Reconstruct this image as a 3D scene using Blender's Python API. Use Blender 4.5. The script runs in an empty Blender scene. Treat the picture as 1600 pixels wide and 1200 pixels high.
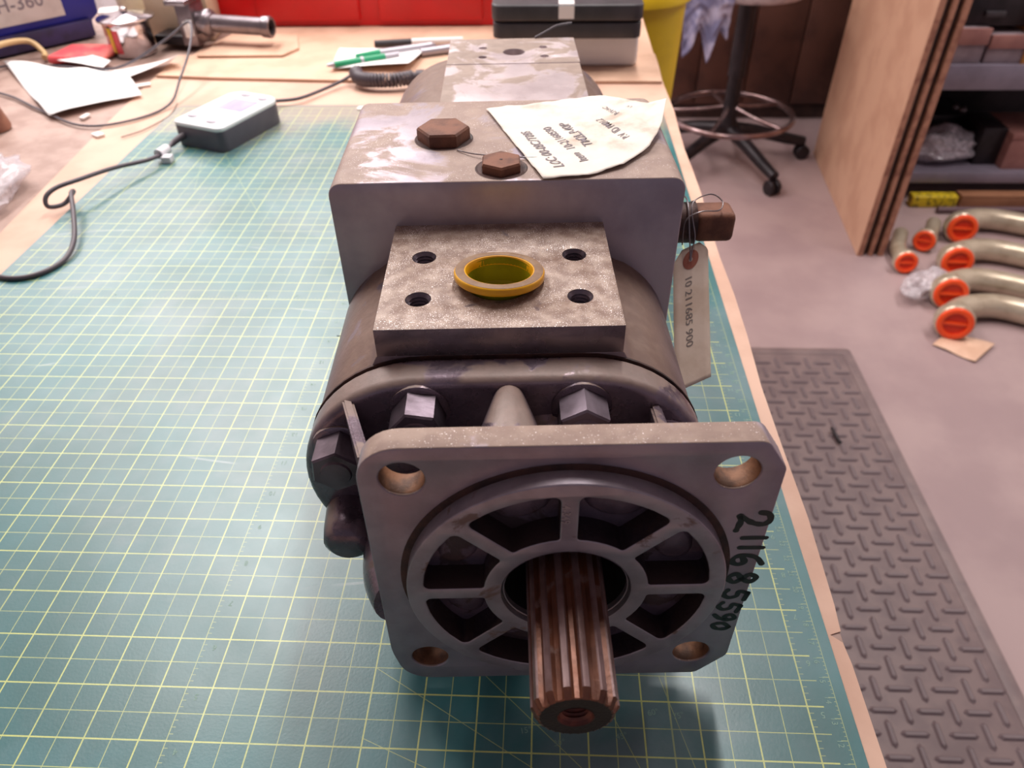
import bpy, bmesh, math, random
from mathutils import Vector, Matrix, noise
random.seed(7)
S = 0.0254            # one inch; everything below is written in inches
BZ = 36.0             # bench height above the floor
PI = math.pi
sc = bpy.context.scene
C = sc.collection

# ------------------------------------------------------------------ camera
R = [[0.9991178631, 0.0393596970, -0.0146393244],
     [0.0142681697, -0.6460388472, -0.7631711651],
     [-0.0394957581, 0.7622890673, -0.6460305434]]
cam = bpy.data.cameras.new('camera')
co = bpy.data.objects.new('camera', cam)
C.objects.link(co)
mw = Matrix.Identity(4)
for i in range(3):
    mw[i][0] = R[0][i]; mw[i][1] = -R[1][i]; mw[i][2] = -R[2][i]
for i, v in enumerate((9.0818, -5.7310, 13.3837 + BZ)):
    mw[i][3] = v * S
co.matrix_world = mw
cam.sensor_width = 36.0
cam.lens = 1160.92 / 1600 * 36.0
cam.clip_start = 0.01
cam.dof.use_dof = True
cam.dof.focus_distance = 13.0 * S
cam.dof.aperture_fstop = 14.0
sc.camera = co

# ------------------------------------------------------------------ world, light, exposure
sc.view_settings.view_transform = 'Standard'
sc.view_settings.look = 'None'
sc.view_settings.exposure = 0.0
sc.view_settings.gamma = 1.0
sc.view_settings.use_curve_mapping = False
w = bpy.data.worlds.new('world'); sc.world = w; w.use_nodes = True
w.node_tree.nodes['Background'].inputs[0].default_value = (0.74, 0.68, 0.84, 1)
w.node_tree.nodes['Background'].inputs[1].default_value = 0.27


def area(name, x, y, z, sx, sy, power, col=(1, 0.95, 0.93)):
    l = bpy.data.lights.new(name, 'AREA'); l.shape = 'RECTANGLE'
    l.size = sx * S; l.size_y = sy * S; l.energy = power; l.color = col
    o = bpy.data.objects.new(name, l); C.objects.link(o)
    o.location = (x * S, y * S, (z + BZ) * S)
    return o


LIGHTS = [(-24, 72, 60, 12, 92, 47), (15, 42, 60, 4, 46, 23), (78, 80, 58, 8, 70, 38), (-60, 96, 60, 10, 70, 34)]  # last one is an added fixture that brightens the haze on the mat
for i, a in enumerate(LIGHTS):
    area('fluorescent_light', *a)


# ------------------------------------------------------------------ materials
def hexc(h):
    h = h.lstrip('#')
    out = []
    for i in (0, 2, 4):
        c = int(h[i:i + 2], 16) / 255
        out.append(c / 12.92 if c <= 0.04045 else ((c + 0.055) / 1.055) ** 2.4)
    return (*out, 1)


class NT:
    """small helper around a node tree"""
    def __init__(s, name):
        s.m = bpy.data.materials.new(name); s.m.use_nodes = True
        s.t = s.m.node_tree; s.n = s.t.nodes; s.l = s.t.links
        s.b = s.n['Principled BSDF']
        s.tc = s.n.new('ShaderNodeTexCoord')

    def put(s, sock, v):
        if isinstance(v, bpy.types.NodeSocket): s.l.new(v, sock)
        else: sock.default_value = v

    def math(s, op, a, b=0.0, c=None, clamp=False):
        n = s.n.new('ShaderNodeMath'); n.operation = op; n.use_clamp = clamp
        s.put(n.inputs[0], a); s.put(n.inputs[1], b)
        if c is not None: s.put(n.inputs[2], c)
        return n.outputs[0]

    def noise(s, scale, detail=4, rough=0.55, vec=None, dist=0.0):
        n = s.n.new('ShaderNodeTexNoise')
        n.inputs['Scale'].default_value = scale; n.inputs['Detail'].default_value = detail
        n.inputs['Roughness'].default_value = rough; n.inputs['Distortion'].default_value = dist
        s.l.new(vec if vec is not None else s.tc.outputs['Object'], n.inputs['Vector'])
        return n.outputs['Fac']

    def scaled(s, v):
        n = s.n.new('ShaderNodeMapping'); n.inputs['Scale'].default_value = v
        s.l.new(s.tc.outputs['Object'], n.inputs['Vector']); return n.outputs[0]

    def ramp(s, f, lo, hi):
        n = s.n.new('ShaderNodeMapRange'); n.interpolation_type = 'SMOOTHSTEP'
        s.l.new(f, n.inputs[0]); n.inputs[1].default_value = lo; n.inputs[2].default_value = hi
        return n.outputs[0]

    def mix(s, f, a, b):
        n = s.n.new('ShaderNodeMix'); n.data_type = 'RGBA'
        s.put(n.inputs[0], f); s.put(n.inputs[6], a); s.put(n.inputs[7], b)
        return n.outputs[2]

    def bump(s, h, strength=0.3, dist=0.0005):
        n = s.n.new('ShaderNodeBump'); n.inputs['Strength'].default_value = strength
        n.inputs['Distance'].default_value = dist
        s.l.new(h, n.inputs['Height']); s.l.new(n.outputs[0], s.b.inputs['Normal'])

    def set(s, **k):
        for a, v in k.items(): s.put(s.b.inputs[a.replace('_', ' ')], v)
        return s.m


MC = {}


def mat(name, c1, c2=None, rough=0.5, metal=0.0, scale=60, bump=0.15, lo=0.4, hi=0.65, bdist=0.0004, **kw):
    if name in MC: return MC[name]
    t = NT(name)
    a = hexc(c1)
    col = a
    if c2:
        f = t.ramp(t.noise(scale, 6), lo, hi)
        col = t.mix(f, a, hexc(c2))
    t.set(Base_Color=col, Roughness=rough, Metallic=metal)
    if bump: t.bump(t.noise(scale * 8, 3), bump, bdist)
    for k, v in kw.items(): t.b.inputs[k.replace('_', ' ')].default_value = v
    MC[name] = t.m
    return t.m


def metal_dirty(name, base, base2, dirt, dirt_bias, rough=0.42, metal=0.75, scale=45, bump=0.3, speck=None, updirt=True, glint=0.0, streak=0.0):
    """cast or milled metal: noise in the metal, dirt and oil film that settled on upward faces, bare bright patches in it"""
    t = NT(name)
    col = t.mix(t.ramp(t.noise(scale, 6), 0.38, 0.66), hexc(base), hexc(base2))
    patch = t.ramp(t.noise(scale * 0.75, 5, 0.6, dist=0.6), dirt_bias, dirt_bias + 0.07)
    if updirt:
        g = t.n.new('ShaderNodeNewGeometry'); sp = t.n.new('ShaderNodeSeparateXYZ')
        t.l.new(g.outputs['Normal'], sp.inputs[0])
        up = t.ramp(sp.outputs[2], 0.35, 0.8)
        dmask = t.math('MULTIPLY', up, patch)
    else:
        dmask = patch
    dcol = t.mix(t.ramp(t.noise(scale * 4, 5), 0.35, 0.7), hexc(dirt), hexc(speck or dirt))
    col = t.mix(t.math('MULTIPLY', dmask, 0.92), col, dcol)
    r = t.math('ADD', rough, t.math('MULTIPLY', dmask, 0.22))
    r = t.math('ADD', r, t.math('MULTIPLY', t.math('SUBTRACT', t.noise(scale * 3, 4), 0.5), 0.25))
    mt = t.math('MULTIPLY', metal, t.math('SUBTRACT', 1.0, t.math('MULTIPLY', dmask, 0.85)))
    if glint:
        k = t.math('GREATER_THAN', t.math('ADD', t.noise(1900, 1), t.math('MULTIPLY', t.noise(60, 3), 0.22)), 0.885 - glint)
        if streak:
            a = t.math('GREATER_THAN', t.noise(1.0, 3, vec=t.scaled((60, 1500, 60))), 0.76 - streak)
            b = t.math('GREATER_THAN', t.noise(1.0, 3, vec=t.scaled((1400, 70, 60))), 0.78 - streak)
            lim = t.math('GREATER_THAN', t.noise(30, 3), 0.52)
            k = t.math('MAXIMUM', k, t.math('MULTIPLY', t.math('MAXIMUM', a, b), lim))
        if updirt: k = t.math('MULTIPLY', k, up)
        col = t.mix(k, col, hexc('#f4e8e4'))  # pale specks painted into the colour as glints, streaks as scratches
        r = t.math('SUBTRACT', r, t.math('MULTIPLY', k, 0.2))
    t.set(Base_Color=col, Roughness=r, Metallic=mt)
    t.bump(t.noise(scale * 10, 4), bump, 0.0004)
    return t.m


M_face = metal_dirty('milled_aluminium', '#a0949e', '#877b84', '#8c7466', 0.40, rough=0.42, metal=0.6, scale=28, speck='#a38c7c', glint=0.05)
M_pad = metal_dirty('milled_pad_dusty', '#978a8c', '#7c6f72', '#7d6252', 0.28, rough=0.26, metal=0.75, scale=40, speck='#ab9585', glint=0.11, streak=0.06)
M_rearpad = metal_dirty('milled_pad_bare', '#cdbfc0', '#b8a9aa', '#8c786b', 0.44, rough=0.40, metal=0.5, scale=30, speck='#9c887a')
M_block = metal_dirty('block_aluminium', '#b3a7ae', '#9d919a', '#957d70', 0.40, rough=0.38, metal=0.6, scale=24, speck='#a68f80', glint=0.05)
M_cast = metal_dirty('cast_aluminium_grimy', '#84757a', '#62545a', '#755b4d', 0.36, rough=0.40, metal=0.55, scale=36, speck='#82695a', bump=0.5)
M_cover = metal_dirty('cast_cover_oily', '#82747e', '#64565f', '#7d6a60', 0.46, rough=0.28, metal=0.6, scale=36, speck='#8a756b', bump=0.4)
M_pocket = metal_dirty('cast_pocket_shaded', '#3b3036', '#2a2024', '#301f1e', 0.45, rough=0.42, metal=0.35, scale=50, updirt=False, bump=0.6)  # recess shade painted into the colour of the pocket walls
M_rim = metal_dirty('turned_rim', '#a0969e', '#8b8188', '#6b5248', 0.60, rough=0.42, metal=0.55, scale=60, updirt=False, bump=0.1)
M_bolt = mat('bolt_steel', '#6b5f68', '#4a3f46', rough=0.36, metal=0.75, scale=50, bump=0.15)
M_rust = mat('rusty_plug', '#7c4f3a', '#5f3a2b', rough=0.62, metal=0.25, scale=90, bump=0.4)
M_rustd = mat('rusty_dark', '#4a2d26', '#2a1a18', rough=0.6, metal=0.2, scale=90, bump=0.4)
M_dark = mat('dark_hollow', '#120c0c', rough=0.7, bump=0)
M_hole = mat('hole_wall_rusty', '#80573c', '#523626', rough=0.6, metal=0.2, scale=120, bump=0.4)
M_shaft = metal_dirty('rusty_shaft', '#774a36', '#5f3a2b', '#7c6058', 0.58, rough=0.36, metal=0.4, scale=70, updirt=False, bump=0.3)
M_crown = mat('spline_crown_worn', '#7d6462', '#684e49', rough=0.38, metal=0.35, scale=90, bump=0.2)
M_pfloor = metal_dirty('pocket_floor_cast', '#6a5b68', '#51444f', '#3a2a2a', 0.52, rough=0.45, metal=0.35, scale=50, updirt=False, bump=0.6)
M_shaftend = mat('shaft_end_dark', '#221815', '#160f0d', rough=0.6, metal=0.3, scale=120, bump=0.5)  # end face coloured darker, shade put into the colour
M_thread = mat('thread_red_rust', '#7c3a28', '#54261b', rough=0.45, metal=0.2, scale=150, bump=0.3)
M_yellow = mat('yellow_plastic', '#e6a806', '#d49206', rough=0.4, scale=60, bump=0.1, Subsurface_Weight=0.0)
M_yellowdust = mat('yellow_plastic_dusty', '#8a6c50', '#7a5c42', rough=0.6, scale=120, bump=0.3)
M_yellowin = mat('yellow_plastic_inside', '#97901a', '#7c7a14', rough=0.35, scale=60, bump=0.1)
M_label = mat('label_paper', '#e9dfd2', '#b8a28e', rough=0.55, scale=34, bump=0.5, lo=0.48, hi=0.72)
M_ink = mat('black_ink', '#80757a', rough=0.6, bump=0)
M_marker = mat('black_marker', '#0c0a0e', rough=0.4, bump=0)
M_emboss = mat('embossed_mark', '#b0a4a6', rough=0.35, metal=0.5, bump=0)
M_tag = mat('manila_tag', '#e3cfbb', '#d6bfa9', rough=0.6, scale=60, bump=0.15)
M_tagring = mat('tag_ring_red', '#9c5a46', rough=0.6, bump=0)
M_wire = mat('tie_wire', '#8d8688', rough=0.35, metal=0.8, bump=0)
M_pencil = mat('tag_pencil', '#7d746e', rough=0.6, bump=0)
M_kraft = mat('kraft_paper', '#d6b09a', '#c8a08a', rough=0.6, scale=14, bump=0.2)
M_board = mat('cardboard', '#d8b298', '#c9a288', rough=0.65, scale=16, bump=0.2)
M_bench = mat('bench_board', '#b09488', '#97796d', rough=0.55, scale=22, bump=0.3)
M_benchleg = mat('bench_leg_steel', '#5d5a60', rough=0.5, metal=0.3, bump=0)
M_conc = mat('floor_concrete', '#a68e8c', '#988080', rough=0.55, scale=3.0, bump=0.15)
M_fmat = mat('floor_mat_rubber', '#7d6a68', '#705e5e', rough=0.5, scale=20, bump=0.2)
M_fbar = mat('floor_mat_tread', '#6e5e60', rough=0.5, bump=0)
M_ply = mat('plywood_face', '#c2987e', '#b68b72', rough=0.5, scale=8, bump=0.1)
M_plyedge = mat('plywood_edge', '#a3725c', '#7e5040', rough=0.6, scale=30, bump=0.1)
M_plydark = mat('plywood_dark', '#3d2620', '#2b1916', rough=0.6, scale=30, bump=0.1)
M_cab = mat('cabinet_brown', '#5a372c', '#472a22', rough=0.5, scale=6, bump=0.05)
M_wall = mat('wall_paint', '#d8cfd0', '#ccc3c4', rough=0.7, scale=4, bump=0.05)
M_ceil = mat('ceiling_paint', '#dcd6d6', rough=0.8, bump=0)
M_greyp = mat('grey_shelf', '#857c8a', '#7a717e', rough=0.4, metal=0.2, scale=14, bump=0.05)
M_dgrey = mat('dark_steel', '#2a2226', '#1c1619', rough=0.4, metal=0.4, scale=20, bump=0.05)
M_chrome = mat('chrome', '#cfc8cc', rough=0.12, metal=1.0, bump=0)
M_steel = mat('brushed_steel', '#8e8488', '#766c70', rough=0.3, metal=0.8, scale=20, bump=0.1)
M_footring = mat('foot_ring_chrome', '#a08a8a', '#7d6462', rough=0.22, metal=0.9, scale=20, bump=0)
M_red = mat('red_plastic', '#d90b16', '#cf0a14', rough=0.35, scale=12, bump=0)
M_blue = mat('blue_plastic', '#2f35a8', '#2a2f98', rough=0.4, scale=12, bump=0)
M_bluedark = mat('blue_plastic_dark', '#3a2f5c', '#2d2340', rough=0.5, scale=30, bump=0.2)
M_caseblk = mat('black_case', '#3a3438', '#2f2a2d', rough=0.45, scale=30, bump=0.1)
M_white = mat('white_plastic', '#e9e2de', rough=0.4, bump=0)
M_paper = mat('white_paper', '#f3efec', rough=0.7, bump=0)
M_label2 = mat('bin_label', '#cfc3bb', '#c2b5ad', rough=0.6, scale=30, bump=0)
M_ybin = mat('yellow_bin', '#d8b40f', '#c8a40c', rough=0.4, scale=10, bump=0)
M_grey = mat('meter_grey', '#5a5660', '#524e58', rough=0.45, scale=30, bump=0)
M_metwhite = mat('meter_white', '#e8ecec', rough=0.35, bump=0)
M_screen = mat('meter_screen', '#a9a4c4', '#bcb4cc', rough=0.15, scale=60, bump=0)
M_button = mat('meter_button', '#b8aeb8', rough=0.4, bump=0)
M_cable = mat('cable_grey', '#565058', '#4c464e', rough=0.45, scale=40, bump=0)
M_cabled = mat('cable_dark', '#544a50', rough=0.45, bump=0)
M_tape = mat('white_tape', '#e4e0e4', rough=0.5, bump=0)
M_green = mat('green_pen', '#1f9a6a', rough=0.3, bump=0)
M_silver = mat('silver_pen', '#b4aeb6', rough=0.3, metal=0.3, bump=0)
M_orange = mat('orange_cap', '#f0501e', rough=0.35, bump=0)
M_orangein = mat('orange_cap_inner', '#d3300f', rough=0.4, bump=0)
M_pipe = mat('pipe_zinc', '#bfb09a', '#ab9a84', rough=0.3, metal=0.4, scale=20, bump=0.05)
M_lblue = mat('blue_cloth', '#4a5c9c', rough=0.6, bump=0)
M_cloth = mat('grey_blue_cloth', '#6b6784', '#a39aae', rough=0.8, scale=18, bump=0.4)
M_seat = mat('stool_seat_grey', '#b8a8a8', '#988888', rough=0.7, scale=20, bump=0.1)
M_redpk = mat('red_packet', '#e8525a', '#f07a70', rough=0.4, scale=40, bump=0.1)
M_tan = mat('tan_box', '#cdb49a', '#bda386', rough=0.6, scale=20, bump=0)
M_cream = mat('cream_plastic', '#f2e6c4', rough=0.4, bump=0)
M_ystripe = mat('yellow_stripe', '#d9bf2a', rough=0.4, bump=0)
M_rstripe = mat('red_stripe', '#d8434a', rough=0.4, bump=0)
M_ywire = mat('tan_wire', '#c9a878', rough=0.5, bump=0)
M_obox = mat('orange_brown_box', '#b57c42', '#a86f38', rough=0.6, scale=10, bump=0)
M_pinkbox = mat('dusty_pink_box', '#9a6a62', '#8a5c56', rough=0.6, scale=14, bump=0)
M_greybin = mat('grey_pink_bin', '#8f7f84', '#7d6c72', rough=0.5, scale=14, bump=0)
M_ypack = mat('yellow_package', '#cfb41c', '#6d5c14', rough=0.5, scale=70, bump=0, lo=0.52, hi=0.6)
M_brownbox = mat('brown_tray', '#9c6c4e', '#8a5d42', rough=0.6, scale=14, bump=0)
M_rod = mat('metal_rod', '#6f5a5e', rough=0.4, metal=0.4, bump=0)
M_bits = mat('white_scrap', '#f0e6de', rough=0.6, bump=0)
M_hair = mat('dark_thread', '#5f5a54', rough=0.6, bump=0)
M_num = mat('mat_print', '#7fa090', rough=0.5, bump=0)


def film(name, col, alpha, rough=0.2):
    t = NT(name)
    f = t.ramp(t.noise(55, 4, dist=0.8), 0.4, 0.7)
    a = t.math('ADD', alpha, t.math('MULTIPLY', f, 0.35), clamp=True)
    t.set(Base_Color=hexc(col), Roughness=rough, Alpha=a)
    t.bump(t.noise(40, 3, dist=0.5), 0.6, 0.003)
    return t.m


M_film = film('clear_film', '#d8ced2', 0.36)
M_film2 = film('milky_film', '#b9aeb6', 0.5)


def cutting_mat_material():
    t = NT('cutting_mat_green')
    sp = t.n.new('ShaderNodeSeparateXYZ'); t.l.new(t.tc.outputs['Object'], sp.inputs[0])
    u = t.math('DIVIDE', sp.outputs[0], S); v = t.math('DIVIDE', sp.outputs[1], S)

    def lines(x, step, half):
        q = t.math('DIVIDE', x, step)
        fr = t.math('ABSOLUTE', t.math('SUBTRACT', t.math('FRACT', t.math('ADD', q, 0.5)), 0.5))
        return t.math('LESS_THAN', t.math('MULTIPLY', fr, step), half)

    def within(x, a, b):
        return t.math('MULTIPLY', t.math('GREATER_THAN', x, a), t.math('LESS_THAN', x, b))
    MX = lambda a, b: t.math('MAXIMUM', a, b)
    MU = lambda a, b: t.math('MULTIPLY', a, b)
    fu = within(u, -9.03, 14.03); fv = within(v, -3.53, 31.03)
    fu2 = within(u, -9.3, 14.3)
    major = MX(MU(MU(lines(u, 1.0, 0.0145), fv), fu), MU(MU(lines(v, 1.0, 0.0145), fu2), fv))
    minor = MX(MU(MU(lines(u, 0.5, 0.009), fv), fu), MU(MU(lines(v, 0.5, 0.009), fu2), fv))
    # inch ticks beside the printed scale columns, thin border line with centimetre ticks
    tick = MU(lines(v, 0.125, 0.008), MX(within(u, 2.5, 2.58), within(u, 14.0, 14.09)))
    tick = MU(tick, fv)
    tick2 = MU(lines(u, 0.125, 0.008), within(v, 14.02, 14.1)); tick = MX(tick, MU(tick2, fu))
    edge = MX(within(u, 14.545, 14.56), MU(lines(v, 0.3937, 0.008), within(u, 14.43, 14.56)))
    edge = MX(edge, MU(lines(v, 0.0787, 0.006), within(u, 14.51, 14.56)))
    minor = MX(minor, MU(MX(tick, edge), 0.65))

    def seg(x0, y0, x1, y1, half=0.008):
        dx, dy = x1 - x0, y1 - y0; L = math.hypot(dx, dy); a, b = -dy / L, dx / L; c = -(a * x0 + b * y0)
        d = t.math('ABSOLUTE', t.math('ADD', t.math('MULTIPLY_ADD', u, a, c), MU(v, b)))
        return MU(MU(t.math('LESS_THAN', d, half), within(v, min(y0, y1), max(y0, y1))), within(u, min(x0, x1) - .01, max(x0, x1) + .01))
    dg = None
    for s_ in ((6, 1.5, 14, -3.12), (8, 1.5, 13, -3.1), (11.37, 1.5, 12.6, -3.1), (11.48, 1.5, 11.5, -3.1), (6, .16, 12, -2.2), (10.1, 1.5, 12.2, -3.1),
               (-5, 25.3, -2, 20.1), (-5.9, 25, -5.1, 21.8), (-5.9, 25, -2, 22.75)):
        g = seg(*s_); dg = g if dg is None else MX(dg, g)
    minor = MX(minor, MU(dg, 0.8))
    wear = t.ramp(t.noise(22, 5, 0.6), 0.32, 0.5)
    fine = t.math('ADD', 0.72, t.math('MULTIPLY', t.noise(900, 2), 0.5), clamp=True)
    ink = MU(MU(MX(MU(major, 0.95), MU(minor, 0.68)), t.math('ADD', 0.62, t.math('MULTIPLY', wear, 0.38))), fine)
    base = t.mix(t.ramp(t.noise(9, 5), 0.35, 0.68), hexc('#1f5f5f'), hexc('#2b7074'))
    # worn, dusty patches, greyed further to paint the reflected haze on the mat
    dust_haze = t.ramp(t.noise(6, 6, 0.62, dist=0.4), 0.42, 0.75)
    base = t.mix(MU(dust_haze, 0.5), base, hexc('#8f979c'))
    # colour turns kraft-like towards the far end of the mat
    farm = t.ramp(t.math('ADD', v, t.math('MULTIPLY', t.noise(12, 4), 7.0)), 29.5, 34)
    base = t.mix(MU(farm, 0.75), base, hexc('#a08c7c'))
    sc1 = t.n.new('ShaderNodeTexWave'); sc1.wave_type = 'RINGS'; sc1.inputs['Scale'].default_value = 3.2
    sc1.inputs['Distortion'].default_value = 9; sc1.inputs['Detail'].default_value = 1; sc1.inputs['Detail Scale'].default_value = 0.6
    mp = t.scaled((1, 1, 1)); t.l.new(mp, sc1.inputs['Vector'])
    scr = MU(t.math('GREATER_THAN', sc1.outputs['Fac'], 0.9992), t.ramp(t.noise(8, 3), 0.52, 0.6))
    base = t.mix(MU(scr, 0.35), base, hexc('#b9c2c2'))
    col = t.mix(ink, base, hexc('#c6cf78'))
    r = t.math('ADD', 0.28, t.math('MULTIPLY', t.noise(14, 5, 0.65), 0.2))
    t.set(Base_Color=col, Roughness=r)
    t.b.inputs['Specular IOR Level'].default_value = 0.95
    t.bump(t.noise(700, 2), 0.12, 0.0003)
    return t.m


M_cmat = cutting_mat_material()


# ------------------------------------------------------------------ building helpers (all in inches)
def finish(me, smooth=35):
    if smooth:
        me.shade_smooth() if hasattr(me, 'shade_smooth') else [setattr(p, 'use_smooth', True) for p in me.polygons]
        me.set_sharp_from_angle(angle=math.radians(smooth))


def obj(name, bm, m, parent=None, loc=(0, 0, 0), rot=(0, 0, 0), smooth=35, mats=None):
    me = bpy.data.meshes.new(name)
    bmesh.ops.scale(bm, vec=(S, S, S), verts=bm.verts)
    bmesh.ops.recalc_face_normals(bm, faces=bm.faces)
    bm.to_mesh(me); bm.free()
    me.materials.append(m)
    for x in (mats or []): me.materials.append(x)
    finish(me, smooth)
    o = bpy.data.objects.new(name, me); C.objects.link(o)
    if parent is not None: o.parent = parent
    z = loc[2] if parent is not None else loc[2] + BZ
    o.location = (loc[0] * S, loc[1] * S, z * S); o.rotation_euler = rot
    return o


def tag(o, label, cat, group=None):
    o['label'] = label; o['category'] = cat
    if group: o['group'] = group
    return o


def thing(name, label, cat, loc, rotz=0, group=None):
    o = bpy.data.objects.new(name, None); C.objects.link(o); o.empty_display_size = 0.02
    o.location = (loc[0] * S, loc[1] * S, (loc[2] + BZ) * S); o.rotation_euler = (0, 0, rotz)
    return tag(o, label, cat, group)


def BM(): return bmesh.new()


def box(bm, x0, x1, y0, y1, z0, z1, bev=0.0, seg=2, M=None):
    r = bmesh.ops.create_cube(bm, size=1.0)
    vs = r['verts']
    for v in vs:
        v.co = Vector(((x0 + x1) / 2 + v.co.x * (x1 - x0), (y0 + y1) / 2 + v.co.y * (y1 - y0), (z0 + z1) / 2 + v.co.z * (z1 - z0)))
    if bev:
        es = set(e for v in vs for e in v.link_edges)
        rr = bmesh.ops.bevel(bm, geom=list(es), offset=bev, segments=seg, affect='EDGES', profile=0.5)
        vs = list({v for f in rr['faces'] for v in f.verts} | {v for v in vs if v.is_valid})
    if M is not None:
        bmesh.ops.transform(bm, matrix=M, verts=vs)
    return vs


def rev(bm, prof, n=32, M=None, close=False, a0=0.0, a1=2 * PI):
    """surface of revolution about local z; prof = [(r, z)...]"""
    full = abs(a1 - a0 - 2 * PI) < 1e-6
    rings = []
    for (r, z) in prof:
        if r < 1e-6:
            v = bm.verts.new((0, 0, z)); rings.append([v]); continue
        rings.append([bm.verts.new((r * math.cos(a0 + (a1 - a0) * k / n), r * math.sin(a0 + (a1 - a0) * k / n), z)) for k in range(n if full else n + 1)])
    pr = list(zip(rings, rings[1:]))
    if close: pr.append((rings[-1], rings[0]))
    for A, B in pr:
        m = n if full else n
        for k in range(m):
            k2 = (k + 1) % n if full else k + 1
            if len(A) == 1 and len(B) == 1: continue
            if len(A) == 1: f = [A[0], B[k], B[k2]]
            elif len(B) == 1: f = [A[k], B[0], A[k2]]
            else: f = [A[k], B[k], B[k2], A[k2]]
            try: bm.faces.new(f)
            except ValueError: pass
    vs = [v for r_ in rings for v in r_]
    if M is not None: bmesh.ops.transform(bm, matrix=M, verts=vs)
    return vs


def frame(loc, zdir, xdir=(1, 0, 0)):
    z = Vector(zdir).normalized(); x = Vector(xdir); x = (x - x.dot(z) * z)
    if x.length < 1e-5: x = Vector((0, 1, 0)) - z.y * z
    x.normalize(); y = z.cross(x)
    m = Matrix((x, y, z)).transposed().to_4x4(); m.translation = Vector(loc); return m


def smoothpts(P, n=6, closed=False):
    P = [Vector(p) for p in P]
    if len(P) < 3: return P
    out = []
    N = len(P)
    for i in range(N if closed else N - 1):
        p0 = P[(i - 1) % N] if closed or i > 0 else P[0]; p1 = P[i]; p2 = P[(i + 1) % N]
        p3 = P[(i + 2) % N] if closed or i + 2 < N else P[-1]
        for k in range(n):
            t = k / n
            out.append(0.5 * ((2 * p1) + (-p0 + p2) * t + (2 * p0 - 5 * p1 + 4 * p2 - p3) * t * t + (-p0 + 3 * p1 - 3 * p2 + p3) * t ** 3))
    if not closed: out.append(P[-1])
    return out


def tube(bm, P, r, n=8, closed=False, cap=True, sm=6):
    P = smoothpts(P, sm, closed) if sm else [Vector(p) for p in P]
    rr = r if callable(r) else (lambda t: r)
    N = len(P); rings = []
    up = Vector((0, 0, 1)); prev = None
    for i, p in enumerate(P):
        a = P[(i - 1) % N] if (closed or i > 0) else p
        b = P[(i + 1) % N] if (closed or i < N - 1) else p
        t = (b - a)
        t = t.normalized() if t.length > 1e-9 else Vector((1, 0, 0))
        if prev is None:
            x = t.cross(up)
            if x.length < 1e-3: x = t.cross(Vector((1, 0, 0)))
        else:
            x = prev - prev.dot(t) * t
        x.normalize(); y = t.cross(x); prev = x
        R_ = rr(i / max(1, N - 1))
        rings.append([bm.verts.new(p + R_ * (math.cos(2 * PI * k / n) * x + math.sin(2 * PI * k / n) * y)) for k in range(n)])
    pairs = list(zip(rings, rings[1:])) + ([(rings[-1], rings[0])] if closed else [])
    for A, B in pairs:
        for k in range(n): bm.faces.new((A[k], A[(k + 1) % n], B[(k + 1) % n], B[k]))
    if cap and not closed:
        bm.faces.new(rings[0]); bm.faces.new(rings[-1][::-1])
    return rings


def curve_mesh(splines, depth, bev=0.0, seg=2):
    """2-D outline(s) with holes -> solid plate, local z from 0 to depth; returns a bmesh in inches"""
    cu = bpy.data.curves.new('outline', 'CURVE'); cu.dimensions = '2D'; cu.fill_mode = 'BOTH'
    cu.extrude = depth / 2 - bev; cu.bevel_depth = bev; cu.bevel_resolution = seg; cu.offset = -bev
    for pts in splines:
        s = cu.splines.new('POLY'); s.points.add(len(pts) - 1); s.use_cyclic_u = True
        for q, (x, y) in zip(s.points, pts): q.co = (x, y, 0, 1)
    o = bpy.data.objects.new('outline', cu)
    me = bpy.data.meshes.new_from_object(o)
    bm = BM(); bm.from_mesh(me)
    bpy.data.objects.remove(o); bpy.data.curves.remove(cu); bpy.data.meshes.remove(me)
    bmesh.ops.remove_doubles(bm, verts=bm.verts, dist=1e-4)
    bmesh.ops.translate(bm, vec=(0, 0, depth / 2), verts=bm.verts)
    return bm


def text_bm(s, size, depth=0.004, bold=0.0, align='LEFT', space=1.0):
    cu = bpy.data.curves.new('txt', 'FONT'); cu.body = s; cu.size = size; cu.extrude = depth / 2; cu.offset = bold
    cu.align_x = align; cu.space_character = space; cu.resolution_u = 3
    o = bpy.data.objects.new('txt', cu)
    me = bpy.data.meshes.new_from_object(o); bm = BM(); bm.from_mesh(me)
    bpy.data.objects.remove(o); bpy.data.curves.remove(cu); bpy.data.meshes.remove(me)
    return bm


def slab(out, h, bev=0.0, seg=3, z0=0.0):
    """solid plate without holes: outline (counter-clockwise), height, rounded edges"""
    N = len(out)

    def inset(d):
        q = []
        for i in range(N):
            a, p, c = Vector(out[i - 1]), Vector(out[i]), Vector(out[(i + 1) % N])
            n1 = (p - a); n2 = (c - p); n1 = Vector((-n1.y, n1.x)).normalized(); n2 = Vector((-n2.y, n2.x)).normalized()
            n = (n1 + n2).normalized(); q.append(p + n * d / max(.4, n.dot(n1)))
        return q
    L = []
    for k in range(seg + 1): a = PI / 2 * k / seg; L.append((bev * (1 - math.sin(a)), bev * (1 - math.cos(a))))
    L += [(d, h - z) for d, z in reversed(L)]
    b = BM(); R_ = []
    for d, z in (L if bev else [(0, 0), (0, h)]): R_.append([b.verts.new((p.x, p.y, z0 + z)) for p in inset(d)])
    for A, B_ in zip(R_, R_[1:]):
        for k in range(N): b.faces.new((A[k], A[(k + 1) % N], B_[(k + 1) % N], B_[k]))
    b.faces.new(R_[0][::-1]); b.faces.new(R_[-1]); return b


def circ(cx, cy, r, n=32, a0=0.0, a1=2 * PI):
    return [(cx + r * math.cos(a0 + (a1 - a0) * k / n), cy + r * math.sin(a0 + (a1 - a0) * k / n)) for k in range(n)]


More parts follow.
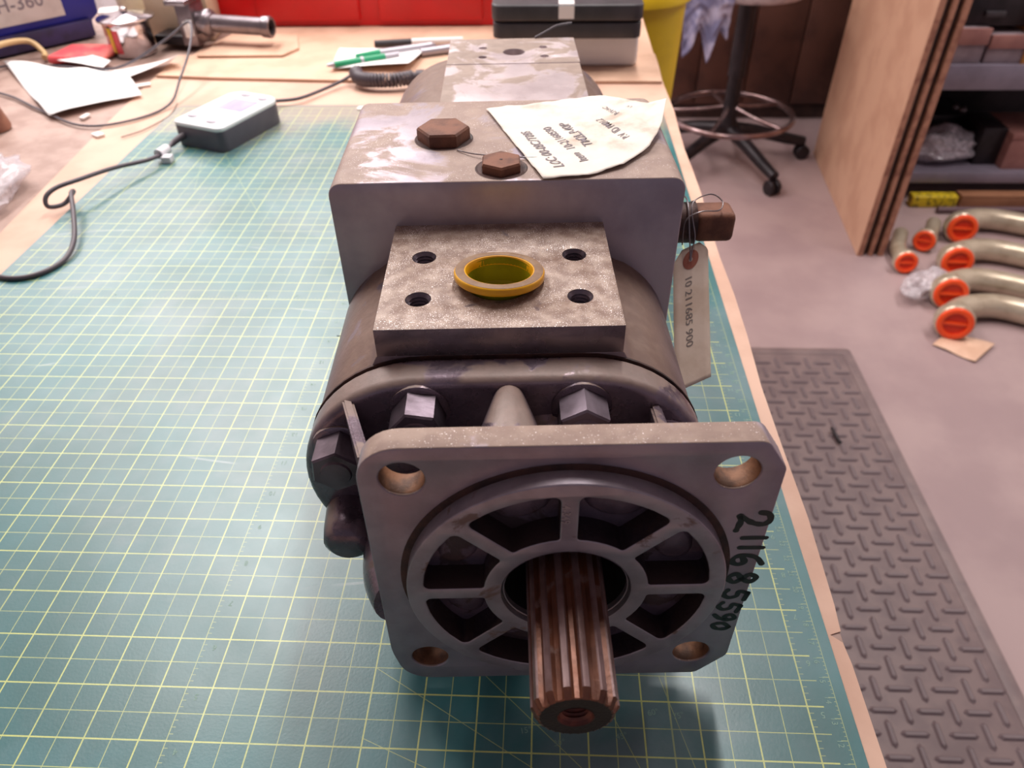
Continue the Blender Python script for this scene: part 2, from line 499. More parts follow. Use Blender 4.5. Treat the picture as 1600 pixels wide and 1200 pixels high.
def arc(cx, cy, r, d0, d1, n=8):
    return [(cx + r * math.cos(math.radians(d0 + (d1 - d0) * k / n)), cy + r * math.sin(math.radians(d0 + (d1 - d0) * k / n))) for k in range(n + 1)]


def roundpoly(P, n=6):
    """polygon with corner radii: P = [(x, y, r)...]"""
    out = []; N = len(P)
    for i in range(N):
        x, y, r = P[i]; p = Vector((x, y)); a = Vector(P[i - 1][:2]) - p; b = Vector(P[(i + 1) % N][:2]) - p
        if r <= 0: out.append((x, y)); continue
        a.normalize(); b.normalize(); ang = a.angle(b); d = r / math.tan(ang / 2)
        c = p + (a + b).normalized() * (r / math.sin(ang / 2))
        s = p + a * d - c; e = p + b * d - c
        a0 = math.atan2(s.y, s.x); a1 = math.atan2(e.y, e.x)
        da = (a1 - a0 + PI) % (2 * PI) - PI
        for k in range(n + 1):
            q = a0 + da * k / n; out.append((c.x + r * math.cos(q), c.y + r * math.sin(q)))
    return out


# outline drawn in (x, z), extruded along +y starting at y0
XZ = lambda y0: Matrix(((1, 0, 0, 0), (0, 0, 1, y0), (0, 1, 0, 0), (0, 0, 0, 1)))


def plate_y(splines, y0, y1, bev=0.0, seg=2):
    bm = curve_mesh(splines, y1 - y0, bev, seg); bm.transform(XZ(y0)); return bm


def hexprism(bm, af, h, M, ch=0.06, n=6, dish=0.0):
    R_ = af / math.sqrt(3)
    prof = [(0, 0), (R_, 0), (R_, h - ch), (R_ * 0.93, h), (0, h - dish)]
    vs = []
    rings = []
    for (r, z) in prof:
        if r == 0: rings.append([bm.verts.new((0, 0, z))])
        else: rings.append([bm.verts.new((r * math.cos(PI / 3 * k), r * math.sin(PI / 3 * k), z)) for k in range(6)])
    for A, B in zip(rings, rings[1:]):
        for k in range(6):
            k2 = (k + 1) % 6
            f = [A[0], B[k], B[k2]] if len(A) == 1 else ([A[k], B[0], A[k2]] if len(B) == 1 else [A[k], B[k], B[k2], A[k2]])
            bm.faces.new(f)
    for r in rings: vs += r
    bmesh.ops.transform(bm, matrix=M, verts=vs)


# ------------------------------------------------------------------ the room
def struct(name, bm, m, smooth=0):
    o = obj(name, bm, m, smooth=smooth); o['kind'] = 'structure'; return o


bm = BM(); box(bm, -75, 125, -60, 149, -38, -36); struct('floor', bm, M_conc)
bm = BM(); box(bm, -75, 125, 145, 149, -36, 68); struct('wall_back', bm, M_wall)
bm = BM(); box(bm, -79, -75, -60, 149, -36, 68); struct('wall_left', bm, M_wall)
bm = BM(); box(bm, 125, 129, -60, 149, -36, 68); struct('wall_right', bm, M_wall)
bm = BM(); box(bm, -75, 125, -60, 149, 68, 70); struct('ceiling', bm, M_ceil)

# ------------------------------------------------------------------ work bench
bench = thing('workbench', 'long wooden workbench with a scuffed brown top under the green cutting mat', 'workbench', (0, 20, -36))
bm = BM(); box(bm, -42, 15.1, -36, 31, 34.4, 35.98, 0.05); obj('bench_top', bm, M_bench, bench)
for (x, y) in ((-39, -33), (12.5, -33), (-39, 28), (12.5, 28)):
    bm = BM(); box(bm, x - 1.5, x + 1.5, y - 1.5, y + 1.5, 0, 34.4, 0.1); obj('leg', bm, M_benchleg, bench)
bm = BM(); box(bm, -39, 12.5, 27, 29, 8, 11, 0.1); obj('stretcher', bm, M_benchleg, bench)

# kraft paper covering
bm = BM()
pts = [(-12.9, 40, 0), (-12.2, 29, 0), (-11.3, 19, 0), (-10.2, 8, 0), (-9.6, -4, 0), (-9.5, -12, 0), (15.15, -12, 0)]
pts += [(15.1, 1.9, 0), (15.06, 2.35, 0), (14.86, 2.52, 0), (15.09, 2.6, 0)]
for k in range(16): pts.append((15.14 + 0.05 * math.sin(k * 1.7) + k * 0.015, 3.2 + k * 2.3, 0))
pts.append((15.4, 40, 0))
f = curve_mesh([[(x, y) for x, y, _ in pts]], 0.03)
tag(obj('kraft_paper', f, M_kraft, loc=(0, 0, -0.02), smooth=0), 'brown kraft paper sheet spread on the bench beneath the green cutting mat', 'paper')
# cardboard sheet lying behind the mat
f = curve_mesh([[(-12.45, 35.85), (-9, 35.45), (-2.4, 35.0), (5, 34.9), (11, 34.75), (15.2, 34.7), (15.35, 47.2), (8, 47.4), (-3, 47.3), (-9.8, 47.5), (-11.3, 42)]], 0.14, 0.01)
tag(obj('cardboard_sheet', f, M_board, loc=(0, 0, 0.03), smooth=0), 'flat tan cardboard sheet lying on the bench beyond the cutting mat', 'cardboard')
f = curve_mesh([[(-11.2, 38.8), (-6.2, 38.9), (-5.6, 40.3), (-6.4, 43), (-10.5, 43.4)]], 0.12, 0.01)
tag(obj('cardboard_flap', f, M_board, loc=(0, 0, 0.2), smooth=0), 'small loose piece of cardboard under the steel pipe fitting', 'cardboard')

# cutting mat, top at z = 0.06 in local; its own origin is the grid origin so the print follows it
GZ = 0.0
bm = curve_mesh([roundpoly([(-9.45, -4.5, .4), (14.78, -4.5, .4), (14.78, 31.45, .4), (-9.45, 31.45, .4)])], 0.08, 0.01)
bmesh.ops.translate(bm, vec=(0, 0, -0.08), verts=bm.verts)
cmat = obj('cutting_mat', bm, M_cmat, loc=(0, 0, 0.09), smooth=0)
tag(cmat, 'large green self-healing cutting mat with yellow inch grid on the bench', 'cutting mat')
ZM = 0.09  # top of the mat


def flat_text(s, x, y, size, rot, parent, name='printed_number', m=M_num, z=0.002, bold=0.0):
    b = text_bm(s, size, 0.002, bold, 'CENTER')
    return obj(name, b, m, parent, (x, y, z), (0, 0, rot), smooth=0)


for k in range(-3, 31):
    flat_text(str(k + 4), 2.74, k - 0.13, 0.17, PI, cmat)
    flat_text(str(k + 4), 14.24, k - 0.1, 0.17, PI, cmat)
for k in range(-8, 14):
    flat_text(str(k + 9), k + 0.1, 14.15, 0.17, 0, cmat)
for k in range(-8, 30):
    if k * .3937 + 0.1 < 12: flat_text(str(k + 11), 14.36, k * 0.3937 - 0.05, 0.15, PI / 2 + PI, cmat)
for i, (s_, x, y) in enumerate((('15°', 8.9, .35), ('30°', 9.5, .15), ('45°', 10.6, .3), ('60°', 11.2, .75), ('75°', 11.65, .7))):
    flat_text(s_, x, y, 0.15, 0.2, cmat)

# ------------------------------------------------------------------ the hydraulic pump
OX, OY, TH = 9.48, 1.08, math.atan(0.0525)
pump = thing('hydraulic_gear_pump', 'heavy dirty aluminium tandem hydraulic gear pump with rusty splined shaft lying on the green mat', 'hydraulic pump', (OX, OY, ZM), TH)
Z0 = 3.66
LZ = 0.0


def W(x, y, z):     # pump coordinates -> bench coordinates
    c, s = math.cos(TH), math.sin(TH)
    return (OX + c * x - s * y, OY + s * x + c * y, z)


# mounting flange with four bolt holes
B = 2.254
fl = roundpoly([(-2.86, 6.5, .62), (2.56, 6.5, .22), (2.9, 5.98, .22), (2.9, 1.28, .25), (2.42, 0.70, .2), (-2.72, 0.70, .55), (-2.9, 1.6, 2.0)], 8)
holes = [circ(sx * B, Z0 + sz * B, 0.315, 28) for sx in (-1, 1) for sz in (-1, 1)]
bm = plate_y([fl] + holes + [circ(0, Z0, 2.25, 64)], 0.0, 0.40, 0.025, 2)
obj('mounting_flange', bm, M_face, pump)
for sx in (-1, 1):
    for sz in (-1, 1):
        b = BM(); rev(b, [(0.312, 0.03), (0.300, 0.06), (0.300, 0.36), (0.312, 0.395)], 28, frame((sx * B, 0, Z0 + sz * B), (0, 1, 0)))
        obj('bolt_hole_wall', b, M_hole, pump, smooth=60)
# shallow turned groove around the pilot
bm = BM(); rev(bm, [(2.50, -0.002), (2.50, -0.012), (2.39, -0.012), (2.39, -0.002)], 96, frame((0, 0, Z0), (0, 1, 0)), close=True)
obj('pilot_groove_ring', bm, M_rustd, pump)
# raised pilot with eight cast pockets and the bore
pk = []
for k in range(8):
    a0, a1 = k * 45.0, k * 45.0 + 45
    ro, ri, hw = 2.14, 1.24, 0.125
    do = math.degrees(math.asin(hw / ro)); di = math.degrees(math.asin(hw / ri))
    o_ = arc(0, Z0, ro, a0 + do, a1 - do, 8); i_ = arc(0, Z0, ri, a1 - di, a0 + di, 5)
    poly = [(x, y, 0) for x, y in o_ + i_]
    poly[0] = (*poly[0][:2], .1); poly[8] = (*poly[8][:2], .1)
    poly[9] = (*poly[9][:2], .05); poly[-1] = (*poly[-1][:2], .05)
    # shorten neighbours so that the corner radii fit
    poly = [p for i, p in enumerate(poly) if i not in (1, 7)]
    pk.append(roundpoly(poly, 4))
bm = plate_y([circ(0, Z0, 2.39, 96)] + pk + [circ(0, Z0, 0.97, 48)], -0.27, 0.36, 0.025, 2)
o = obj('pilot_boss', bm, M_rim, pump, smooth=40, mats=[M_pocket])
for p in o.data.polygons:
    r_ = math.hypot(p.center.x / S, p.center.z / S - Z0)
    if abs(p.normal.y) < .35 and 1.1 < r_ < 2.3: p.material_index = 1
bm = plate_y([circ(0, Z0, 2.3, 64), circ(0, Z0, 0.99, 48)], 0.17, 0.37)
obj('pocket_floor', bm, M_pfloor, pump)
# uneven cast floor inside each pocket
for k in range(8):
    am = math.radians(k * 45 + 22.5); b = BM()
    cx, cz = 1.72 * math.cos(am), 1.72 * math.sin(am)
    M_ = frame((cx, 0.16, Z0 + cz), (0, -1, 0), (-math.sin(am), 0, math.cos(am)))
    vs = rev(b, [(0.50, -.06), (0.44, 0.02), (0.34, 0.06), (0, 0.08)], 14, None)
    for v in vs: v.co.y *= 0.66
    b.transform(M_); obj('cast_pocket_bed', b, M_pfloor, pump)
bm = BM(); rev(bm, [(0.985, 0.0), (0.985, -0.2), (0.95, -0.2), (0.93, 0.05), (0.88, 0.8), (0.0, 0.8)], 48, frame((0, 0, Z0), (0, 1, 0)))
obj('shaft_bore', bm, M_dark, pump)
bm = BM(); rev(bm, [(0.975, -0.272), (0.96, -0.2), (0.93, -0.19), (0.93, -0.1)], 48, frame((0, 0, Z0), (0, 1, 0))); obj('bore_lip', bm, M_rim, pump)

# splined shaft: 14 teeth
NT_ = 14; rt, rr_ = 0.59, 0.50


def spline_ring(y, ktip=1.0, kroot=1.0):
    out = []
    for t in range(NT_):
        a = 2 * PI * t / NT_ + PI / 2 + PI / NT_
        w_ = 2 * PI / NT_
        for (f_, r_) in ((-.5, rr_ * kroot), (-.36, rr_ * kroot * 1.005), (-.22, (rt * ktip + rr_ * kroot) / 2 + .02 * ktip), (-.15, rt * ktip), (0, rt * ktip * 1.004), (.15, rt * ktip), (.22, (rt * ktip + rr_ * kroot) / 2 + .02 * ktip), (.36, rr_ * kroot * 1.005)):
            out.append((r_ * math.cos(a + f_ * w_), y, Z0 + r_ * math.sin(a + f_ * w_)))
    return out


bm = BM(); rings = []
for (y, kt, kr) in ((0.75, 1, 1), (-0.55, 1, 1), (-0.75, 1.0, 1), (-2.06, 1, 1), (-2.17, 0.84, 0.985), (-2.18, 0.80, 0.94)):
    rings.append([bm.verts.new(p) for p in spline_ring(y, kt, kr)])
for A, B_ in zip(rings, rings[1:]):
    for k in range(len(A)): bm.faces.new((A[k], A[(k + 1) % len(A)], B_[(k + 1) % len(A)], B_[k]))
shaft = obj('splined_shaft', bm, M_shaft, pump, smooth=30, mats=[M_crown])
for p in shaft.data.polygons:
    if math.hypot(p.center.x / S, p.center.z / S - Z0) > rt * .975: p.material_index = 1
bm = BM(); hr = [bm.verts.new(p) for p in spline_ring(-2.18, 0.80, 0.94)]
n_ = len(hr); ci = [bm.verts.new((0.24 * math.cos(2 * PI * k / n_ + PI / 2 + PI / NT_ - PI / NT_), -2.18, Z0 + 0.24 * math.sin(2 * PI * k / n_ + PI / 2))) for k in range(n_)]
for k in range(n_): bm.faces.new((hr[k], hr[(k + 1) % n_], ci[(k + 1) % n_], ci[k]))
obj('shaft_end_face', bm, M_shaftend, shaft, smooth=0)
bm = BM(); prof = [(0.25, 0.0), (0.22, 0.05)]
for k in range(9): prof += [(0.175, 0.08 + k * .06), (0.205, 0.11 + k * .06)]
prof.append((0, 0.66)); rev(bm, prof, 28, frame((0, -2.185, Z0), (0, 1, 0))); obj('threaded_hole', bm, M_thread, shaft, smooth=20)

# front cover (stadium) behind the flange
CX, HR, HC = -0.88, 2.18, 1.28


def stadium(grow=0.0, n=14):
    r = HR + grow
    return arc(CX + HC, Z0, r, -90, 90, n * 2) + arc(CX - HC, Z0, r, 90, 270, n * 2)


bm = plate_y([stadium(0.03)], 2.08, 2.74, 0.17, 5)
cover = obj('front_cover', bm, M_cover, pump, smooth=50)
# neck that carries the flange
bm = BM(); rev(bm, [(1.95, 0.39), (1.7, 0.8), (1.55, 1.3), (1.6, 1.8), (1.8, 2.2)], 40, frame((0, 0, Z0 - .25), (0, 1, 0), (1, 0, 0))); obj('cover_neck', bm, M_cover, pump, smooth=60)
bm = BM(); rev(bm, [(0, 0), (.3, .0), (.42, .1), (.46, .35), (.5, .9)], 24, frame((-3.68, 1.3, 2.8), (0, 1, 0))); obj('cover_lug', bm, M_cover, pump, smooth=60)
bm = BM(); tube(bm, [(-2.85, 2.1, 2.7), (-2.75, 1.5, 2.6), (-2.72, 0.9, 2.55), (-2.55, .41, 2.6)], lambda t: 0.70 - .12 * t * t, 24); obj('cover_lug', bm, M_cover, pump, smooth=60)
# tapered boss running up to the cover rim
bm = BM(); rings = tube(bm, [(-0.80, 2.2, 5.56), (-0.80, 1.75, 5.50), (-0.80, 1.2, 5.36), (-0.81, 0.39, 5.15)], lambda t: 0.17 + 0.50 * t ** 1.0, 28); obj('cover_boss', bm, M_cover, pump, smooth=60)
# gusset ribs between cover rim and flange corners


def rib(P, th, name='gusset_rib'):
    b = BM(); vs = [[b.verts.new((p[0] + s * th, p[1], p[2])) for p in P] for s in (-1, 1)]
    b.faces.new(vs[0]); b.faces.new(vs[1][::-1])
    for k in range(len(P)):
        k2 = (k + 1) % len(P); b.faces.new((vs[0][k], vs[0][k2], vs[1][k2], vs[1][k]))
    bmesh.ops.bevel(b, geom=list(b.edges), offset=0.05, segments=2, affect='EDGES')
    obj(name, b, M_cover, pump, smooth=50)


def rib2(a, b_, dx, depth, name='gusset_rib'):
    """rib with a sloping crest from a (at the cover) to b_ (at the flange)"""
    b = BM()
    for (p, q) in ((a, b_),):
        L = []
        for (t, base) in ((p, 0), (q, 0), (q, 1), (p, 1)):
            for s in (-1, 1):
                off = -depth if base else 0
                L.append(b.verts.new((t[0] + s * dx, t[1], t[2] + off)))
    q = L
    for f in ((0, 1, 3, 2), (4, 5, 7, 6), (0, 2, 4, 6), (1, 7, 5, 3), (2, 3, 5, 4), (0, 6, 7, 1)):
        b.faces.new([q[i] for i in f])
    bmesh.ops.bevel(b, geom=list(b.edges), offset=0.035, segments=2, affect='EDGES')
    obj(name, b, M_cover, pump, smooth=50)


rib2((-3.40, 2.2, 5.44), (-2.80, 0.38, 5.98), 0.09, 1.7)
rib2((1.56, 2.2, 5.24), (1.42, 0.38, 6.0), 0.09, 1.7)


def cover_bolt(x, z, rot, yb=2.10, af=0.76, h=0.62):
    b = BM(); M_ = frame((x, yb, z), (0, -1, 0), (math.cos(rot), 0, math.sin(rot)))
    hexprism(b, af, h, M_, 0.035)
    o = obj('hex_bolt', b, M_bolt, pump, smooth=0)
    b = BM(); rev(b, [(0.0, -0.02), (0.49, -0.02), (0.49, 0.05), (0.44, 0.075), (0, 0.075)], 28, M_); obj('washer', b, M_cover, o)
    b = BM(); rev(b, [(0.26, h - 0.0), (0.24, h + 0.03), (0, h + 0.035)], 24, M_); obj('bolt_tip', b, M_bolt, o)


cover_bolt(-2.24, 5.30, math.radians(-11))
cover_bolt(0.36, 5.30, math.radians(28))
cover_bolt(-3.62, 4.48, math.radians(24))
cover_bolt(1.75, 4.5, math.radians(10))
# housing with flat port pad on top
hb = []
ar = arc(CX + HC, Z0, HR - .02, -90, 58, 26)
PL, PR, PZ = -2.93, 1.07, 6.4
out = ar[:]
out += [(1.36, 5.56), (1.18, 5.68), (PR + .02, 5.86), (PR - .03, 5.88), (PL + .03, 5.88), (PL - .02, 5.86), (-3.04, 5.68), (-3.22, 5.56)]
out += arc(CX - HC, Z0, HR - .02, 122, 270, 24)
bm = plate_y([out], 2.74, 6.2, 0.02, 1)
obj('gear_housing', bm, M_cast, pump, smooth=50)
bm = BM(); 
so = stadium(0.03); bm = plate_y([so, stadium(-0.12)], 2.72, 2.765, 0.0); obj('joint_gasket', bm, M_rustd, pump)
# port pad: plate with port and four threaded holes
ph = [(-2.285, 3.60), (0.42, 3.60), (-2.285, 4.95), (0.42, 4.95)]
pc = (-0.93, 4.12)
bm = curve_mesh([[(PL, 2.745), (PR, 2.745), (PR, 6.16), (PL, 6.16)], circ(pc[0], pc[1], 0.60, 40)] + [circ(x, y, 0.215, 24) for x, y in ph], 0.55, 0.012, 1)
bmesh.ops.translate(bm, vec=(0, 0, 5.85), verts=bm.verts)
obj('port_pad', bm, M_pad, pump)
for x, y in ph:
    b = BM(); prof = [(0.212, -0.01), (0.19, -0.04)]
    for k in range(5): prof += [(0.165, -0.07 - k * .07), (0.198, -0.105 - k * .07)]
    prof.append((0, -0.42)); rev(b, prof, 24, frame((x, y, PZ), (0, 0, 1))); obj('threaded_hole', b, M_bolt, pump, smooth=20)
b = BM(); rev(b, [(0.6, 0.0), (0.6, -0.39), (0, -0.39)], 36, frame((pc[0], pc[1], PZ - .01), (0, 0, 1))); obj('port_bore', b, M_rustd, pump)

# yellow plastic port plug sitting in the port
TW = Vector(W(pc[0], pc[1], PZ + ZM))
plug = thing('port_plug', 'yellow plastic plug with a dusty rim in the near port of the pump', 'plug', TW, TH)
tilt = (math.radians(-7), math.radians(1.5), 0)
b = BM(); rev(b, [(0.55, 0.00), (0.555, 0.10), (0.58, 0.15), (0.66, 0.165), (0.755, 0.15), (0.775, 0.12), (0.775, 0.03), (0.74, 0.0), (0.60, -.02)], 56, close=True)
rim = obj('rim', b, M_yellow, plug, (0, 0, 0.06), tilt, smooth=50)
b = BM(); rev(b, [(0.60, 0.158), (0.66, 0.170), (0.752, 0.155), (0.75, 0.145), (0.61, 0.15)], 56, close=True); obj('dust_film', b, M_yellowdust, rim, smooth=60)
b = BM(); rev(b, [(0.565, 0.10), (0.55, 0.0), (0.535, -0.36), (0.50, -0.38), (0, -0.38)], 48); obj('cup', b, M_yellowin, plug, (0, 0, 0.03), (0, 0, 0), smooth=50)
b = BM()
for k in range(26):
    a = random.uniform(0, 2 * PI); r = random.uniform(0, .4) ** 0.9; q = random.uniform(.01, .03)
    vs = bmesh.ops.create_icosphere(b, subdivisions=1, radius=q)['verts']
    bmesh.ops.translate(b, vec=(r * math.cos(a), r * math.sin(a) * .8 - .05, -0.368), verts=vs)
o = obj('grit', b, M_rust, plug, smooth=60); o['kind'] = 'stuff'

# centre block
BX0, BX1, BY0, BY1, BT = -4.12, 2.58, 6.15, 10.35, 7.28
out = roundpoly([(BX0, 0.06, .2), (BX1, 0.06, .2), (BX1, BT, .26), (BX0, BT, .26)])
bm = plate_y([out], BY0, BY1, 0.035, 2); block = obj('centre_block', bm, M_block, pump, smooth=50)


def top_plug(x, y, af, h, rot, rec, m=M_rust):
    b = BM(); hexprism(b, af, h, frame((x, y, BT - 0.02), (0, 0, 1), (math.cos(rot), math.sin(rot), 0)), 0.04)
    o = obj('hex_plug', b, m, pump, smooth=0)
    b = BM(); rev(b, [(rec, 0.004), (rec + .03, 0.012), (rec + .045, 0.004)], 40, frame((x, y, BT - .001), (0, 0, 1)), close=True); obj('counterbore_edge', b, M_rustd, o)
    b = BM(); rev(b, [(0, 0.003), (rec, 0.003)], 40, frame((x, y, BT), (0, 0, 1))); obj('counterbore', b, M_rustd, o)


top_plug(-2.05, 8.18, 0.94, 0.28, math.radians(2), 0.56)
top_plug(-0.87, 6.70, 0.72, 0.20, math.radians(30), 0.46)
b = BM(); rev(b, [(0.02, 0.0), (0.03, 0.006), (0, 0.003)], 12, frame((-0.87, 6.70, BT + .18), (0, 0, 1))); obj('centre_mark', b, M_rustd, pump)
# square-headed plug sticking out of the right side
b = BM(); rev(b, [(0, 2.45), (0.74, 2.45), (0.74, 2.64), (0.6, 2.70), (0.43, 2.76), (0.43, 3.12), (0.46, 3.2), (0, 3.2)], 32, frame((0, 7.55, 5.6), (1, 0, 0)))
sp_ = obj('side_plug', b, M_rustd, pump, smooth=50)
b = BM(); box(b, 3.18, 4.02, 7.2, 7.9, 5.28, 5.93, 0.13, 3); obj('plug_head', b, M_rust, sp_, smooth=50)

# rear pump section
bm = plate_y([stadium(-0.05)], 10.3, 12.2, 0.05); obj('rear_cover', bm, M_cast, pump, smooth=50)
bm = plate_y([stadium(0.12)], 12.0, 18.1, 0.15, 3); obj('rear_housing', bm, M_cast, pump, smooth=50)
bm = BM(); box(bm, -2.48, 1.42, 10.36, 15.80, 4.9, 6.42, 0.02); obj('rear_saddle', bm, M_rearpad, pump)
pr = (-0.49, 16.9)
rh = [(-1.43, 16.45), (0.42, 16.45), (-1.43, 17.35), (0.42, 17.35)]
bm = curve_mesh([[(-2.47, 15.83), (1.43, 15.83), (1.43, 18.3), (-2.47, 18.3)], circ(pr[0], pr[1], 0.33, 32)] + [circ(x, y, .13, 18) for x, y in rh], 0.5, 0.012, 1)
bmesh.ops.translate(bm, vec=(0, 0, 5.93), verts=bm.verts); obj('rear_port_pad', bm, M_rearpad, pump)
bm = BM(); box(bm, -2.46, 1.42, 15.84, 18.28, 4.9, 5.94, 0.01); obj('rear_port_base', bm, M_rustd, pump)

# cast number on the top spoke, handwriting on the flange
b = text_bm('4-349', 0.17, 0.02, 0.002, 'CENTER'); b.transform(frame((-0.11, -0.272, Z0 + 1.80), (0, -1, 0), (0, 0, -1)))
obj('cast_number', b, M_emboss, pump, smooth=0)
STROKES = {'2': [[(-.16, .30), (-.10, .42), (.04, .44), (.12, .34), (.06, .18), (-.08, .04), (-.14, -.02), (0, 0), (.20, -.06)]],
           '1': [[(0, .40), (.01, 0)]], '6': [[(.10, .46), (-.06, .34), (-.12, .14), (-.06, .0), (.06, -.02), (.12, .08), (.06, .17), (-.06, .12)]],
           '8': [[(.02, .22), (-.10, .32), (-.02, .44), (.10, .36), (.02, .22), (-.11, .10), (0, -.01), (.12, .10), (.02, .22)]],
           '5': [[(.13, .42), (-.08, .42)], [(-.08, .42), (-.10, .25), (.04, .24), (.11, .12), (.03, 0), (-.11, .03)]],
           '9': [[(.10, .30), (0, .42), (-.10, .30), (0, .20), (.10, .30), (.08, .12), (0, -.02)]],
           '0': [[(0, .36), (-.10, .20), (-.02, .02), (.10, .14), (.08, .30), (0, .36)]]}


def marker(ch, w_=0.058):
    b = BM()
    for st_ in STROKES[ch]:
        P = smoothpts([(x, y, 0) for x, y in st_], 6) if len(st_) > 2 else [Vector((x, y, 0)) for x, y in st_]
        L_, R2 = [], []
        for i, p in enumerate(P):
            d = (P[min(i + 1, len(P) - 1)] - P[max(i - 1, 0)]).normalized(); n = Vector((-d.y, d.x, 0)) * w_ * (.85 + .3 * noise.noise(p * 9))
            L_.append(b.verts.new(p + n)); R2.append(b.verts.new(p - n))
        for i in range(len(P) - 1): b.faces.new((L_[i], L_[i + 1], R2[i + 1], R2[i]))
        for p in (P[0], P[-1]): b.faces.new([b.verts.new(p + Vector((w_ * .9 * math.cos(a * PI / 5), w_ * .9 * math.sin(a * PI / 5), 0.0005))) for a in range(10)])
    return b


for ch, x, z, sz, ro in (('2', 2.67, 4.93, .95, -8), ('1', 2.75, 4.53, .85, 2), ('1', 2.75, 4.30, .85, 3), ('6', 2.74, 4.00, .95, 2), ('8', 2.74, 3.54, .95, 3), ('5', 2.72, 3.10, .88, 10),
                        ('5', 2.68, 2.76, .82, 14), ('9', 2.66, 2.48, .82, 18), ('0', 2.65, 2.20, .85, 12)):
    b = marker(ch); bmesh.ops.translate(b, vec=(0, -0.21, 0), verts=b.verts); bmesh.ops.scale(b, vec=(sz, sz, 1), verts=b.verts)
    a = math.radians(ro)
    b.transform(frame((x, -0.004, z), (0, -1, 0), (math.sin(-a), 0, -math.cos(a))))
    obj('marker_digit', b, M_marker, pump, smooth=0)

# ------------------------------------------------------------------ paper label on the block
lab = thing('paper_label', 'crumpled dusty white paper parts label curling off the top of the pump block', 'label', (*W(0, 0, 0)[:2], ZM), TH)
P0, P1 = Vector((-0.12, 6.12)), Vector((-1.20, 9.72))


def lab_pt(s, t):
    """s along the left edge from its near end, t towards the right"""
    bot = [(-0.10, 6.12), (0.75, 6.22), (1.45, 6.62), (2.05, 7.35), (2.42, 8.2), (2.62, 9.0)]
    topc = [(-1.20, 9.72), (-0.55, 9.85), (0.10, 10.0), (0.75, 10.12), (1.35, 10.20), (1.75, 9.95)]

    def ev(c, t):
        q = t * (len(c) - 1); i = min(int(q), len(c) - 2); f = q - i
        return Vector(c[i]).lerp(Vector(c[i + 1]), f)
    p = ev(bot, t).lerp(ev(topc, t), s)
    z = BT + 0.03 + 0.30 * max(0, t - .35) ** 1.4 * (1 - s) ** 1.2 + 0.10 * t * t
    z += 0.035 * (noise.noise(Vector((p.x * 1.6, p.y * 1.6, 3))) + 0.6) + 0.018 * noise.noise(Vector((p.x * 5, p.y * 5, 9)))
    if p.x > 2.3: z += 0.45 * (p.x - 2.3)
    return Vector((p.x, p.y, z))


b = BM(); NL = 40
g = [[b.verts.new(lab_pt(i / NL, j / NL)) for j in range(NL + 1)] for i in range(NL + 1)]
for i in range(NL):
    for j in range(NL): b.faces.new((g[i][j], g[i][j + 1], g[i + 1][j + 1], g[i + 1][j]))
sh = obj('sheet', b, M_label, lab, smooth=60)
md = sh.modifiers.new('thick', 'SOLIDIFY'); md.thickness = 0.008 * S; md.offset = 0
lines_ = [('LOC: 00-08C/T08S', .10, .13, .24), ('Item  10-21168590', .14, .27, .24), ('TM2L.P-40P', .30, .38, .26), ('P.V  ID PM01.2', .20, .58, .22), ('P-1V-HC', .52, .72, .2), ('L.V.', .50, .86, .2)]
for s_, s0, t0, sz in lines_:
    b = text_bm(s_, 1.0, 0.0, 0.012)
    bmesh.ops.triangulate(b, faces=b.faces)
    for v in b.verts:
        s = s0 + v.co.x * sz / 3.75; t = t0 - v.co.y * sz / 3.3
        q = lab_pt(max(0, min(1, s)), max(0, min(1, t))); v.co = q + Vector((0, 0, 0.014))
    obj('printed_line', b, M_ink, sh, smooth=0)

# ------------------------------------------------------------------ manila tag on tie wire
tg = thing('manila_tag', 'cream manila tag with a brown reinforcing ring wired to the plug at the pump side', 'tag', (*W(0, 0, 0)[:2], ZM), TH)


def tag_pt(x, l):
    """hangs down and lies against the housing: l = distance below the hole end, x = across"""
    return Vector((3.10 + 0.93 * x - .03 * l, 7.10 - 0.70 * l + 0.22 * x + 0.04 * math.sin(l * 1.7 + x), 5.28 - 0.66 * l + .32 * x + 0.02 * math.sin(l * 2)))


LT = 3.05
b = BM(); rows = []
for k in range(31):
    l = LT * k / 30
    wl, wr = -0.40, 0.40
    if l < .25: wl = -0.40 + (.25 - l) * .8; wr = 0.40 - (.25 - l) * .8
    if l > LT - .9: wl += 0.0
    rows.append([b.verts.new(tag_pt(wl + (wr - wl) * j / 6, l - (0.0))) for j in range(7)])
for A, B_ in zip(rows, rows[1:]):
    for j in range(6): b.faces.new((A[j], A[j + 1], B_[j + 1], B_[j]))
o = obj('tag_sheet', b, M_tag, tg, smooth=60); md = o.modifiers.new('thick', 'SOLIDIFY'); md.thickness = 0.012 * S
tagn = (Vector(tag_pt(.2, 1)) - Vector(tag_pt(-.2, 1))).cross(Vector(tag_pt(0, 1.2)) - Vector(tag_pt(0, .8))).normalized()
if tagn.dot(Vector((-.4, -6.8, 13.3)) - tag_pt(0, 1)) < 0: tagn = -tagn
b = BM()
for (r0, r1, mm) in ((0.05, 0.20, 0),):
    vs0 = []; vs1 = []
    for k in range(28):
        a = 2 * PI * k / 28
        vs0.append(b.verts.new(tag_pt(r0 * math.cos(a) * .9, .33 + r0 * math.sin(a)) + tagn * .02)); vs1.append(b.verts.new(tag_pt(r1 * math.cos(a) * .9, .33 + r1 * math.sin(a) * 1.1) + tagn * .02))
    for k in range(28): b.faces.new((vs0[k], vs0[(k + 1) % 28], vs1[(k + 1) % 28], vs1[k]))
obj('reinforcing_ring', b, M_tagring, tg, smooth=0)
b = text_bm('10 211685 900', 1.0, 0.0, 0.0); bmesh.ops.triangulate(b, faces=b.faces)
